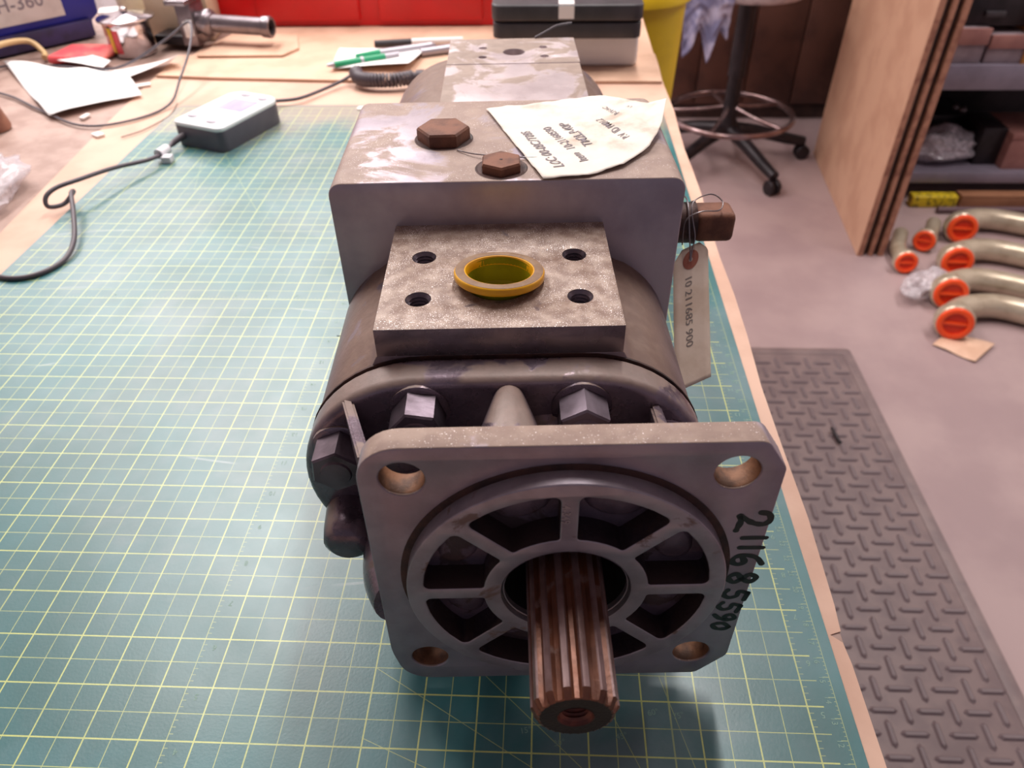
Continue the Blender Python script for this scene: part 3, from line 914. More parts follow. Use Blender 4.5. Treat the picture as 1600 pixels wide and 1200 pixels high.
for v in b.verts: v.co = tag_pt(-0.13 + v.co.y * .22, 0.68 + v.co.x * .25) + tagn * .02
obj('handwritten_number', b, M_pencil, tg, smooth=0)
b = BM(); tube(b, [(3.08, 6.86, 5.07), (3.06, 6.95, 5.3), (3.0, 6.92, 5.6), (2.98, 7.2, 6.02), (3.0, 7.6, 6.12), (3.0, 8.05, 5.95), (3.0, 8.12, 5.5)], 0.016, 6)
tube(b, [(3.09, 6.86, 5.07), (3.1, 6.93, 5.3), (3.12, 6.95, 5.6), (3.02, 7.1, 6.05), (3.1, 7.35, 6.2), (3.5, 7.6, 6.22), (3.72, 7.45, 6.12), (3.6, 7.2, 6.05), (3.2, 7.1, 6.08), (2.9, 7.05, 5.9), (2.88, 6.95, 5.4)], 0.014, 6)
obj('tie_wire', b, M_wire, tg, smooth=60)
# loose wire lying on the block beside the small plug
b = BM(); tube(b, [(-1.75, 7.55, 0), (-1.45, 7.3, 0.03), (-1.1, 7.15, .05), (-0.5, 7.08, 0.03), (0.2, 7.1, .01)], 0.013, 6, sm=6)
tag(obj('wire_offcut', b, M_wire, loc=(*W(0, 0, 0)[:2], ZM + BT + .02), rot=(0, 0, TH), smooth=60), 'thin grey wire curving between the two rusty plugs on the block', 'wire')

# ------------------------------------------------------------------ digital meter with its cable
mt = thing('digital_meter', 'small white and grey handheld meter with a grey screen at the corner of the mat', 'meter', (-5.5, 27.95, ZM), math.radians(-22))
W2, L2 = 1.38, 2.15
out = roundpoly([(-W2, -L2, .35), (W2, -L2, .35), (W2, L2, .7), (-W2, L2, .7)])
b = slab(out, 0.92, 0.04); mb = obj('case', b, M_grey, mt, smooth=50)
b = slab(out, 0.22, 0.08, 3, .88); fb = obj('face_plate', b, M_metwhite, mt, smooth=50)
b = curve_mesh([roundpoly([(-.55, -.15, .06), (.9, -.15, .06), (.9, 1.15, .06), (-.55, 1.15, .06)])], 0.02, 0.005); bmesh.ops.translate(b, vec=(0, 0, 1.095), verts=b.verts); obj('screen', b, M_screen, mt, smooth=0)
for (x, y) in ((-.85, -1.35), (.45, -1.6), (-.35, 1.7), (.75, 1.55)):
    b = BM(); rev(b, [(0.27, 0), (0.27, .04), (0.22, .07), (0, .07)], 20); [setattr(v.co, 'y', v.co.y * .6) for v in b.verts]
    obj('button', b, M_button, mt, (x, y, 1.09), smooth=50)
b = BM(); box(b, -.9, -.88, -1.0, 0.1, 1.098, 1.104); obj('printed_line', b, M_ink, mt, smooth=0)
b = BM(); tube(b, [(-.85, -2.1, .5), (-.95, -2.45, .42), (-1.02, -2.8, .3)], lambda t: .16 - .04 * t, 12); obj('strain_relief', b, M_cabled, mt, smooth=60)
c35, s35 = math.cos(math.radians(35)), math.sin(math.radians(35))
# lead from the meter running left over the mat edge and kraft paper
b = BM(); tube(b, [(-7.45, 25.9, .38), (-7.5, 25.3, .3), (-7.7, 24.1, .35), (-8.6, 22.6, .6), (-9.2, 21.1, .8), (-9.75, 20.35, .8), (-10.0, 19.9, .62), (-9.95, 19.75, .3), (-9.6, 20.2, .2), (-9.25, 20.5, .55), (-8.95, 19.9, .75), (-8.3, 18.6, .5), (-7.7, 17.2, .25), (-7.6, 16.1, .1), (-8.1, 15.2, .09), (-9.0, 15.0, .09), (-10.2, 15.6, .09), (-12, 17, .09)], 0.088, 10)
# starts where the strain relief ends
tag(obj('meter_cable', b, M_cabled, loc=(0, 0, ZM), smooth=60), 'dark grey cable looping from the small white meter across the mat edge', 'cable')
b = BM(); tube(b, [(-7.5, 25.25, .3), (-7.62, 24.6, .32)], .22, 10, sm=0); box(b, -7.45, -7.05, 24.35, 24.75, .0, .30, .03, M=None)
tag(obj('tape_wrap', b, M_tape, loc=(0, 0, ZM), smooth=50), 'white tape wrapped around the dark cable below the meter', 'tape')
# coiled cord and its straight run
b = BM(); tube(b, [(-4.55, 30.9, .35), (-4.3, 31.4, .2), (-3.3, 32.0, .14), (-2.2, 33.7, .14), (-1.5, 34.7, .25), (-1.05, 35.1, .55), (-0.85, 34.9, .75)], 0.085, 10)
axis_ = smoothpts([(-1.0, 34.7, .55), (-0.7, 34.1, .42), (0.0, 33.8, .42), (1.2, 33.8, .42), (2.3, 34.2, .44), (3.2, 34.15, .44), (4.6, 33.9, .44), (5.6, 33.9, .44)], 70)
hp = []
turns = 46
for i, p in enumerate(axis_):
    t_ = i / (len(axis_) - 1); a = 2 * PI * turns * t_
    q = axis_[min(i + 1, len(axis_) - 1)] - axis_[max(i - 1, 0)]; q.normalize(); n1 = q.cross(Vector((0, 0, 1))).normalized(); n2 = q.cross(n1)
    rad = 0.30 - (0.10 if abs(t_ - .56) < .02 else 0)
    hp.append(p + rad * (math.cos(a) * n1 + math.sin(a) * n2))
tube(b, hp, 0.085, 6, sm=0)
tag(obj('coiled_cord', b, M_cabled, loc=(0, 0, .12), smooth=60), 'dark grey coiled cord running from the meter behind the pump', 'cord')
# thin lead further back
b = BM(); tube(b, [(-25, 35, .1), (-19.7, 33.1, .1), (-16.4, 30.77, .1), (-13.2, 28.66, .1), (-11.1, 29.23, .1), (-9.9, 31.2, .15), (-9.75, 33, .9), (-9.9, 35.5, 1.8), (-10.8, 38.1, 2.3), (-12.2, 37.4, 1.5), (-15, 36.6, .3), (-19, 37.6, .1), (-21.5, 37.9, .1), (-24.5, 35.6, .1)], 0.06, 8)
tag(obj('thin_cable', b, M_cable, loc=(0, 0, .02), smooth=60), 'thin grey cable crossing the white papers and looping over the steel pipe', 'cable')
b = BM(); tube(b, [(-9.6, 31.6, .1), (-9.4, 30.0, .06), (-9.9, 28.2, .06), (-10.6, 27.3, .06)], 0.025, 6)
tag(obj('thin_thread', b, M_hair, loc=(0, 0, .03), smooth=60), 'hair-thin dark thread on the kraft paper beside the meter', 'thread')

# ------------------------------------------------------------------ papers, pens


def sheet(name, label, cat, P, z, m, amp=.12, zc=(0, 0, 0, 0), n=20, seed=0, parent=None, fr=.35):
    b = BM(); q = [Vector((x, y, 0)) for x, y in P]
    g = []
    for i in range(n + 1):
        r_ = []
        for j in range(n + 1):
            s, t = i / n, j / n
            p = (q[0] * (1 - s) + q[1] * s) * (1 - t) + (q[3] * (1 - s) + q[2] * s) * t
            zz = zc[0] * (1 - s) * (1 - t) + zc[1] * s * (1 - t) + zc[2] * s * t + zc[3] * (1 - s) * t
            nn = amp * max(0, .5 + noise.noise(Vector((p.x * fr + seed, p.y * fr, seed))))
            r_.append(b.verts.new((p.x, p.y, zz + nn)))
        g.append(r_)
    for i in range(n):
        for j in range(n): b.faces.new((g[i][j], g[i + 1][j], g[i + 1][j + 1], g[i][j + 1]))
    c = sum(q, Vector()) / 4
    bmesh.ops.translate(b, vec=(-c.x, -c.y, 0), verts=b.verts)
    o = obj(name, b, m, parent, (c.x, c.y, z), smooth=60)
    md = o.modifiers.new('thick', 'SOLIDIFY'); md.thickness = 0.012 * S; md.offset = 1
    if parent is None: tag(o, label, cat)
    return o


sheet('paper_sheet', 'creased white paper sheet on the bench, left of the meter', 'paper', [(-22.3, 38.0), (-15.2, 29.6), (-11.9, 32.7), (-14.6, 36.6)], .03, M_paper, .35, seed=2)
sheet('folded_paper', 'curled white slip of paper beside the cardboard corner', 'paper', [(-15.1, 36.4), (-14.2, 34.4), (-11.5, 37.2), (-12.6, 38.6)], .03, M_paper, .2, (0, .1, .7, .2), seed=5)
sheet('small_white_paper', 'small white paper lying behind the creased sheet, by the red packet', 'paper', [(-19.2, 38.1), (-15.9, 36.9), (-16.0, 38.1), (-18.2, 39.3)], .2, M_paper, .15, seed=8)
sheet('note_paper', 'white note paper under the green pens', 'paper', [(-3.2, 40.4), (-2.75, 36.4), (1.6, 36.2), (2.1, 39.6)], .19, M_paper, .14, (0, .05, .35, .1), seed=4)
b = BM(); box(b, -1.6, 1.6, -1.2, 1.2, 0, .5, .2, 3)
for v in b.verts: v.co.z *= .7 + .6 * noise.noise(v.co * .7); v.co.x += .3 * v.co.y
tag(obj('red_packet', b, M_redpk, loc=(-18.1, 39.6, .05), rot=(0, 0, .2), smooth=60), 'crumpled red plastic packet between the blue bin and the papers', 'packet')
b = BM(); tube(b, [(-23.2, 35.4, .1), (-22.7, 36, .5), (-22.2, 37.3, 1.1), (-21.4, 39.4, .9), (-20.5, 39.2, .3), (-20.2, 38.6, .2)], .16, 8)
tag(obj('tan_wire', b, M_ywire, loc=(0, 0, .1), smooth=60), 'tan insulated wire curled beside the white paper sheet', 'wire')


def pen(p0, p1, r, segs, label, name='pen', group=None, cat='pen', clip=None):
    p0, p1 = Vector(p0), Vector(p1); d = p1 - p0; L = d.length
    t = thing(name, label, cat, p0, 0, group)
    M_ = frame((0, 0, 0), d)
    for nm, a, bb, ra, rb, m in segs:
        b = BM(); rev(b, [(0, a * L), (ra * r, a * L), (rb * r, bb * L), (0, bb * L)], 16, M_); obj(nm, b, m, t, smooth=40)
    if clip:
        b = BM(); box(b, -r * .25, r * .25, r * .8, r * 1.5, clip[0] * L, clip[1] * L, .01); b.transform(M_); obj('clip', b, clip[2], t)
    return t


pen((-2.95, 36.3, .5), (0.75, 38.2, .55), .17, [('tip', 0, .10, .35, .9, M_silver), ('barrel', .10, .46, 1, 1, M_green), ('band', .46, .50, 1.1, 1.1, M_silver), ('barrel', .50, .80, 1, .95, M_green), ('push_end', .80, 1, .8, .7, M_silver)],
    'green ballpoint pen with silver band lying nearest on the note paper', clip=(.55, .95, M_silver))
pen((-1.75, 38.2, .45), (2.6, 40.1, .5), .19, [('barrel', 0, .30, .55, 1, M_green), ('barrel', .30, .95, 1, 1, M_silver), ('tip', .95, 1, .9, .4, M_silver)], 'silver pen with a green tip lying between the other pens')
pen((-1.1, 40.6, .42), (4.1, 41.3, .42), .22, [('cap', 0, .42, .9, 1, M_caseblk), ('barrel', .42, 1, 1, .9, M_white)], 'white marker with a dark grey cap, farthest of the pens', name='marker', cat='marker')
pen((1.9, 38.9, .42), (5.2, 40.4, .42), .26, [('barrel', 0, .72, .9, 1, M_silver), ('cap', .72, 1, 1.02, .95, M_caseblk)], 'thick silver marker lying right of the pens behind the pump', name='marker', cat='marker')

# ------------------------------------------------------------------ black case on white container
wc = thing('white_container', 'translucent white plastic tub under the black case at the bench corner', 'container', (10.4, 38.3, .05))
b = BM(); box(b, -3.55, 3.68, -1.2, 3.6, 0.12, 1.85, .25, 4); obj('tub', b, M_white, wc, smooth=60)
bc = thing('black_case', 'flat black hinged case with a white label strip on the white tub', 'case', (10.15, 37.6, 1.91))
b = curve_mesh([roundpoly([(-3.9, -1.6, .5), (3.9, -1.6, .5), (3.9, 5.0, .5), (-3.9, 5.0, .5)])], .78, .06); obj('case_base', b, M_caseblk, bc, smooth=50)
b = curve_mesh([roundpoly([(-3.95, -1.65, .55), (3.95, -1.65, .55), (3.95, 5.05, .55), (-3.95, 5.05, .55)])], .8, .12, 3); bmesh.ops.translate(b, vec=(0, 0, .86), verts=b.verts); obj('case_lid', b, M_caseblk, bc, smooth=50)
b = curve_mesh([roundpoly([(-3.6, -1.3, .5), (3.6, -1.3, .5), (3.6, 4.7, .5), (-3.6, 4.7, .5)])], .12, 0); bmesh.ops.translate(b, vec=(0, 0, .76), verts=b.verts); obj('case_seam', b, M_dgrey, bc, smooth=50)
b = BM(); box(b, -.45, .35, -1.5, 3, 1.655, 1.67); box(b, -.45, .35, -1.672, -1.655, 1.0, 1.62); obj('label_strip', b, M_white, bc, smooth=0)
b = text_bm('P2-30', .5, .004, .01, 'CENTER'); b.transform(frame((-.02, -.2, 1.675), (0, 0, 1), (0, -1, 0))); obj('label_text', b, M_ink, bc, smooth=0)
b = BM(); tube(b, [(-.35, 0, -.05), (0, .05, .12), (.35, .1, .28), (.8, .15, .34)], .035, 6)
tag(obj('bristle_wire', b, M_cabled, loc=(*W(0.55, 18.25, 0)[:2], 6.50 + ZM), smooth=60), 'short dark wire standing up behind the rear port of the pump', 'wire')

# ------------------------------------------------------------------ red bin, blue bin


def open_bin(name, label, loc, sx, sy, h, m, lip, rotz=0, fl=.93, ribs=0):
    t = thing(name, label, 'bin', loc, rotz)
    b = BM()
    o0 = roundpoly([(-sx * fl, -sy * fl, .5), (sx * fl, -sy * fl, .5), (sx * fl, sy * fl, .5), (-sx * fl, sy * fl, .5)], 4)
    o1 = roundpoly([(-sx, -sy, .5), (sx, -sy, .5), (sx, sy, .5), (-sx, sy, .5)], 4)
    i1 = [(x * .965, y * .96) for x, y in o1]; i0 = [(x * .955, y * .95) for x, y in o0]
    R_ = [[b.verts.new((x, y, z)) for x, y in o] for o, z in ((o0, 0), (o1, h), (i1, h), (i0, .15))]
    for A, B_ in zip(R_, R_[1:]):
        for k in range(len(A)): b.faces.new((A[k], A[(k + 1) % len(A)], B_[(k + 1) % len(A)], B_[k]))
    b.faces.new(R_[0]); b.faces.new(R_[-1][::-1]); obj('body', b, m, t, smooth=50)
    lp = [(x * 1.02, y * 1.03) for x, y in o1]
    b = curve_mesh([lp, i1], lip, .03); bmesh.ops.translate(b, vec=(0, 0, h - lip), verts=b.verts); obj('lip', b, m, t, smooth=50)
    for k in range(ribs):
        x = -sx * .86 + 2 * sx * .86 * k / (ribs - 1)
        b = BM(); box(b, x - .28, x + .28, -sy * (fl) - .22, -sy * fl + .1, 0.25, h - lip, .06); obj('rib', b, m, t, smooth=50)
    return t


rb = open_bin('red_bin', 'bright red ribbed plastic storage bin along the back of the bench', (-1.0, 49.8, .2), 12.4, 4.6, 5.0, M_red, .5, 0.0, .96, 0)
for x in (-5.1, 2.75):
    b = BM(); box(b, x - 3.3, x + 3.3, -4.72, -4.3, .35, 4.3, .12); obj('raised_panel', b, M_red, rb, smooth=50)
b = BM(); box(b, 6.8, 11.5, -4.78, -4.3, 1.05, 4.3, .12); obj('raised_panel', b, M_red, rb, smooth=50)
A_ = math.radians(47)
bb = thing('blue_bin', 'blue plastic parts bin with a paper label at the left edge of the bench', 'bin', (-25.9, 43.4, 0.02), math.radians(50))
b = BM()
o0 = roundpoly([(-5, -4.6, .3), (5.0, -4.6, .3), (5.0, 5, .3), (-5, 5, .3)], 4)
R_ = [[b.verts.new((x * k, y * k2, z)) for x, y in o0] for k, k2, z in ((.9, .9, 0), (.92, .92, .9), (1, 1, 1.3), (1.03, 1.04, 4.6), (1.0, 1.0, 4.6), (.9, .9, 1.4))]
for A, B_ in zip(R_, R_[1:]):
    for k in range(len(A)): b.faces.new((A[k], A[(k + 1) % len(A)], B_[(k + 1) % len(A)], B_[k]))
b.faces.new(R_[0]); b.faces.new(R_[-1][::-1]); obj('body', b, M_blue, bb, smooth=50)
b = BM(); box(b, -4.3, 4.3, -4.75, -4.2, .1, 1.1, .1); obj('dark_foot', b, M_bluedark, bb)  # foot in a darker, greyer blue than the body
b = BM(); box(b, -5.2, 5.2, -4.95, -4.7, 4.2, 4.62, .05); obj('front_lip', b, M_white, bb)
LB = Matrix.Translation((0.6, -4.74, 1.6)) @ Matrix.Rotation(math.radians(3), 4, 'X')
b = BM(); box(b, -2.3, 2.3, -.02, 0, 0, 2.3, M=LB); obj('paper_label', b, M_label2, bb, smooth=0)
b = text_bm('H-360', 1.05, .01, .01, 'CENTER'); b.transform(LB @ frame((0, -.03, .75), (0, -1, 0), (1, 0, 0))); obj('label_text', b, M_ink, bb, smooth=0)

# ------------------------------------------------------------------ chrome cup, tan box, cream bottle, pipe fitting
cup = thing('chrome_cup', 'shiny chrome can with yellow and red reflection stripes beside the blue bin', 'can', (-15.5, 40.3, .02))
b = BM(); rev(b, [(0, 0), (1.12, 0), (1.2, .08), (1.2, 1.75), (1.55, 1.95), (1.62, 2.0), (1.62, 2.08), (.5, 2.3), (0, 2.32)], 36); obj('body', b, M_chrome, cup, smooth=50)
b = BM(); rev(b, [(1.215, .3), (1.215, 1.62)], 6, Matrix.Rotation(math.radians(214), 4, 'Z'), a0=0, a1=math.radians(26)); obj('yellow_stripe', b, M_ystripe, cup)  # coloured stripes paint reflections on the chrome, the yellow one also a label
b = BM(); rev(b, [(1.215, .3), (1.215, 1.55)], 6, Matrix.Rotation(math.radians(243), 4, 'Z'), a0=0, a1=math.radians(20)); obj('red_stripe', b, M_rstripe, cup)
b = BM(); rev(b, [(0, 2.3), (.2, 2.3), (.2, 2.5), (.12, 2.58), (0, 2.58)], 14); obj('knob', b, M_chrome, cup)
tb = thing('tan_carton', 'small tan carton standing behind the chrome can', 'carton', (-13.4, 43.6, .02), .1)
b = BM(); box(b, -2.0, 1.7, -.9, 1.6, 0, 2.9, .04); obj('box', b, M_tan, tb); b = BM(); box(b, -2.02, 1.72, -.92, 0.35, 2.9, 2.95, .01); obj('flap', b, M_tan, tb)
cb = thing('cream_bottle', 'cream plastic bottle behind the chrome can at the left', 'bottle', (-17.2, 45.8, .02))
b = BM(); rev(b, [(0, 0), (1.2, 0), (1.35, .15), (1.35, 2.8), (1.2, 3.3), (.6, 3.7), (.5, 4.2), (0, 4.2)], 30); obj('body', b, M_cream, cb, smooth=50)
b = BM(); rev(b, [(0, 4.2), (.62, 4.2), (.62, 4.8), (0, 4.8)], 20); obj('cap', b, M_white, cb)
wb = thing('white_carton', 'white carton between the blue bin and the chrome can', 'carton', (-17.25, 41.4, .02), .35)
b = BM(); box(b, -.35, .75, -.3, .9, 0, 2.1, .05); obj('box', b, M_white, wb); b = BM(); box(b, -.37, .77, -.32, -.3, .8, 1.5); obj('stripe', b, M_tan, wb)

pf = thing('pipe_fitting', 'grey steel pipe handle with a bracket block standing by the red bin', 'pipe fitting', (-9.3, 41.0, .3), math.radians(-8))
MX_ = frame((-2.4, 0, 1.18), (1, 0, -.03))
b = BM(); rev(b, [(0, 0), (.62, 0), (.62, .5), (.5, .6), (.5, 4.05), (.58, 4.1), (.6, 4.55), (.56, 4.62), (.42, 4.62), (.40, 4.1), (0, 4.1)], 32, MX_); obj('pipe', b, M_steel, pf, smooth=40)
b = BM(); rev(b, [(.405, 4.3), (.40, 4.12), (0, 4.11)], 32, MX_); obj('bore', b, M_dgrey, pf)
b = BM(); rev(b, [(.52, .42), (.74, .45), (.78, .75), (.66, .95), (.5, 1.0)], 28, MX_); obj('collar', b, M_steel, pf, smooth=50)
b = BM(); box(b, -3.3, -2.3, -.75, .75, 0, 2.45, .08); obj('bracket', b, M_steel, pf)
b = BM(); box(b, -3.5, -2.2, -1.35, 1.2, 2.35, 2.62, .05); obj('bracket_lid', b, M_steel, pf)
b = BM(); box(b, -2.75, -2.4, -1.2, -.7, .6, 1.5, .05); obj('latch', b, M_white, pf)
b = BM(); box(b, -5.2, -2.6, -.7, .9, 0, .55, .1); obj('base_foot', b, M_dgrey, pf)

# plastic bag and brown thing at the left edge
bg = thing('plastic_bag', 'crinkled clear plastic bag on the bench at the left edge', 'bag', (-14.0, 20.2, .02))
b = BM()
vs = bmesh.ops.create_icosphere(b, subdivisions=4, radius=1)['verts']
for v in vs:
    n1 = noise.noise(v.co * 1.6 + Vector((3, 1, 0))) + .5 * noise.noise(v.co * 4.5)
    v.co = Vector((v.co.x * 2.15, v.co.y * 3.4, max(0, v.co.z * .8 + .5))) * (1 + .33 * n1)
obj('film', b, M_film, bg, smooth=70)
b = BM(); box(b, -1.6, .7, -1.8, .6, .1, .5, .1)
for v in b.verts: v.co.z += .3 * noise.noise(v.co)
obj('contents', b, M_white, bg)
b = BM(); rev(b, [(0, 0), (.7, 0), (.75, .15), (.6, .9), (.5, 1.8), (.4, 2.1), (0, 2.1)], 20)
tag(obj('turned_handle', b, M_plyedge, loc=(-17.3, 28.4, .02), smooth=50), 'reddish-brown rounded handle end at the left edge of the photo above the plastic bag', 'handle')

# scraps on the bench
for k, (x, y, sx, sy, lb) in enumerate([(-12.75, 34.35, .55, .2, 'white foam scrap just below the cardboard corner'), (-13.2, 33.45, .22, .16, 'tiny pinkish scrap between the white paper and the cardboard'), (-11.85, 27.6, .28, .2, 'white crumb on the kraft paper edge left of the meter'),
                                      (-15.2, 25.1, .16, .1, 'white speck on the brown bench above the plastic bag'), (-13.6, 29.9, .3, .14, 'white crumb right under the near corner of the creased sheet')]):
    b = BM(); box(b, -sx, sx, -sy, sy, 0, .12, .04)
    for v in b.verts: v.co.x += .1 * v.co.y
    tag(obj('paper_scrap', b, M_bits, loc=(x, y, .03), rot=(0, 0, .5 + k), smooth=0), lb, 'scrap')
b = curve_mesh([roundpoly([(-.42, -.22, .1), (.35, -.25, .1), (.45, .2, .1), (-.35, .22, .1)])], .05, .01)
tag(obj('foam_pad', b, M_bits, loc=(0.15, 30.95, ZM + .005), smooth=0), 'small white foam piece at the far mat edge beside the pump block', 'scrap')
b = BM(); tube(b, [(-.5, 1.3, 0), (-.28, .5, 0), (-.05, -.1, 0), (.45, -.85, 0)], .009, 5)
tag(obj('stray_hair', b, M_hair, loc=(5.2, 10.6, ZM + .012), smooth=60), 'thin dark hair curved on the mat left of the pump', 'hair')
b = BM(); tube(b, [(-1.2, .08, 0), (0, 0, 0), (1.4, -.1, 0)], .008, 5)
tag(obj('stray_thread', b, M_hair, loc=(4.1, 12.0, ZM + .012), smooth=60), 'straight thin grey thread on the mat left of the pump', 'thread')

# ------------------------------------------------------------------ floor mat with raised tread
fm = thing('floor_mat', 'long brown-grey rubber floor mat with raised diamond tread on the concrete beside the bench', 'floor mat', (30, 29, -36))
X0, X1, Y0_, Y1_ = -12.0, 11.95, -30.0, 29.8
bm = curve_mesh([roundpoly([(X0, Y0_, .5), (X1, Y0_, .5), (X1, Y1_, .5), (X0, Y1_, .5)])], .30, .02); obj('mat_base', bm, M_fmat, fm)
bm = curve_mesh([roundpoly([(X0, Y0_, .5), (X1, Y0_, .5), (X1, Y1_, .5), (X0, Y1_, .5)]), roundpoly([(X0 + 1, Y0_ + 1, .1), (X1 - 1, Y0_ + 1, .1), (X1 - 1, Y1_ - 1, .1), (X0 + 1, Y1_ - 1, .1)])], .06, .02)
bmesh.ops.translate(bm, vec=(0, 0, .29), verts=bm.verts); obj('border', bm, M_fmat, fm)


def tread_mesh(L, w_):
    b = BM(); prof = []
    base = [b.verts.new((x, y, 0)) for x, y in ((-L, 0), (-L + w_, -w_), (L - w_, -w_), (L, 0), (L - w_, w_), (-L + w_, w_))]
    top = [b.verts.new((x, y, .16)) for x, y in ((-L + .25, 0), (-L + w_ + .15, -w_ * .45), (L - w_ - .15, -w_ * .45), (L - .25, 0), (L - w_ - .15, w_ * .45), (-L + w_ + .15, w_ * .45))]
    for k in range(6): b.faces.new((base[k], base[(k + 1) % 6], top[(k + 1) % 6], top[k]))
    b.faces.new(top)
    bmesh.ops.scale(b, vec=(S, S, S), verts=b.verts); bmesh.ops.recalc_face_normals(b, faces=b.faces)
    me = bpy.data.meshes.new('tread'); b.to_mesh(me); b.free(); me.materials.append(M_fbar); return me


tm = tread_mesh(.98, .24)
cand = []
row = 0
y = Y0_ + 1.4
while y < Y1_ - 1.3:
    x = X0 + 1.8 + (0 if row % 2 == 0 else 1.55)
    xx = x - 3.1
    while xx < X1 - 1.2:
        for (cx, cy, r) in ((xx, y, 0), (xx + 1.55, y, PI / 2)):
            if X0 + 1.9 < cx < X1 - 1.9 and Y0_ + 1.9 < cy < Y1_ - 1.5: cand.append((cx, cy, r))
        xx += 3.1
    y += 1.55; row += 1
cand = [c for c in cand if c[0] + 30 > 21.5 and c[1] + 29 > 9]
cand.sort(key=lambda c: (c[1]))
for c in cand[:300]:
    o = bpy.data.objects.new('tread_bar', tm); C.objects.link(o); o.parent = fm
    o.location = (c[0] * S, c[1] * S, .30 * S); o.rotation_euler = (0, 0, c[2])
if len(cand) > 300:
    b = BM()
    for c in cand[300:]:
        n0 = len(b.verts); b.from_mesh(tm); b.verts.ensure_lookup_table()
        vs = b.verts[n0:]
        bmesh.ops.transform(b, matrix=Matrix.Translation((c[0] * S, c[1] * S, .30 * S)) @ Matrix.Rotation(c[2], 4, 'Z'), verts=vs)
    me = bpy.data.meshes.new('tread'); b.to_mesh(me); b.free(); me.materials.append(M_fbar)
    o = bpy.data.objects.new('far_tread', me); C.objects.link(o); o.parent = fm; o['kind'] = 'stuff'
b = BM(); tube(b, [(-.1, 1.0, .3), (0, .3, .25), (.1, -.4, .15), (.25, -.8, .12)], .16, 7)
tag(obj('rubber_scrap', b, M_dgrey, loc=(36.5, 45, -35.6), smooth=60), 'small dark scrap lying on the floor mat tread', 'scrap')

# ------------------------------------------------------------------ plywood sheets standing on edge
specs = [('light tan plywood sheet, nearest the bench in the upright stack', 0, .7, M_ply, M_ply), ('dark board in place of the shaded gap behind the light plywood in the upright stack', .85, .45, M_plydark, None),  # the dark board is added for the shade in the gap between sheets
         ('reddish-brown board edge in the middle of the upright stack', 1.45, .5, M_plyedge, None), ('second dark board from the shelf side of the upright stack', 2.05, .45, M_plydark, None), ('reddish plywood sheet on the shelf side of the upright stack', 2.65, .65, M_plyedge, None)]
for k, (lb, dx, th, m, _) in enumerate(specs):
    t = thing('plywood_sheet', lb, 'plywood', (49.0 + dx, 78.75 + (k % 2) * .6, -36), math.radians(-5.4), 'sheets standing in the upright stack')
    b = BM(); box(b, 0, th, 0, 32, 0.0, 50 - k, .04); obj('board', b, m, t, smooth=0)
    b = BM(); box(b, .06, th - .06, -.02, 0.0, .1, 49.9 - k); obj('edge_ply', b, M_plyedge if k in (0, 2, 4) else M_plydark, t, smooth=0)

# brown cabinet at the back
cab = thing('brown_cabinet', 'tall dark brown wooden cabinet against the back wall behind the stool', 'cabinet', (45, 131.5, -36))
b = BM(); box(b, -21, 14, -6, 8.5, 2.5, 76, .1); obj('carcass', b, M_cab, cab)
b = BM(); box(b, -20.5, 13.5, -5.4, 8, 0, 2.5); obj('plinth', b, M_plydark, cab)
for (x0, x1) in ((-20.8, -10.4), (-10.2, -2.2), (-2.0, 5.8), (6.0, 13.6)):
    b = BM(); box(b, x0, x1, -6.8, -6, 3, 75.5, .12); d_ = obj('door', b, M_cab, cab)
    b = BM(); tube(b, [(x1 - 1, -6.9, 38), (x1 - 1, -7.8, 38.5), (x1 - 1, -7.8, 43), (x1 - 1, -6.9, 43.5)], .2, 8); obj('handle', b, M_dgrey, d_)

# yellow bin behind the bench end
yb = thing('yellow_bin', 'tall yellow plastic bin on the floor just past the bench corner', 'bin', (15.6, 58.4, -36))
b = BM(); rev(b, [(0, .1), (2.9, .1), (3.0, .4), (4.35, 35.2), (4.5, 35.3), (4.5, 36.2), (4.25, 36.2), (4.1, 35.2), (2.8, 1), (0, 1)], 40); obj('body', b, M_ybin, yb, smooth=50)
b = BM(); rev(b, [(4.3, 34.9), (4.75, 35.0), (4.75, 36.0), (4.4, 36.3), (4.2, 36.2)], 40); obj('rim', b, M_ybin, yb, smooth=50)

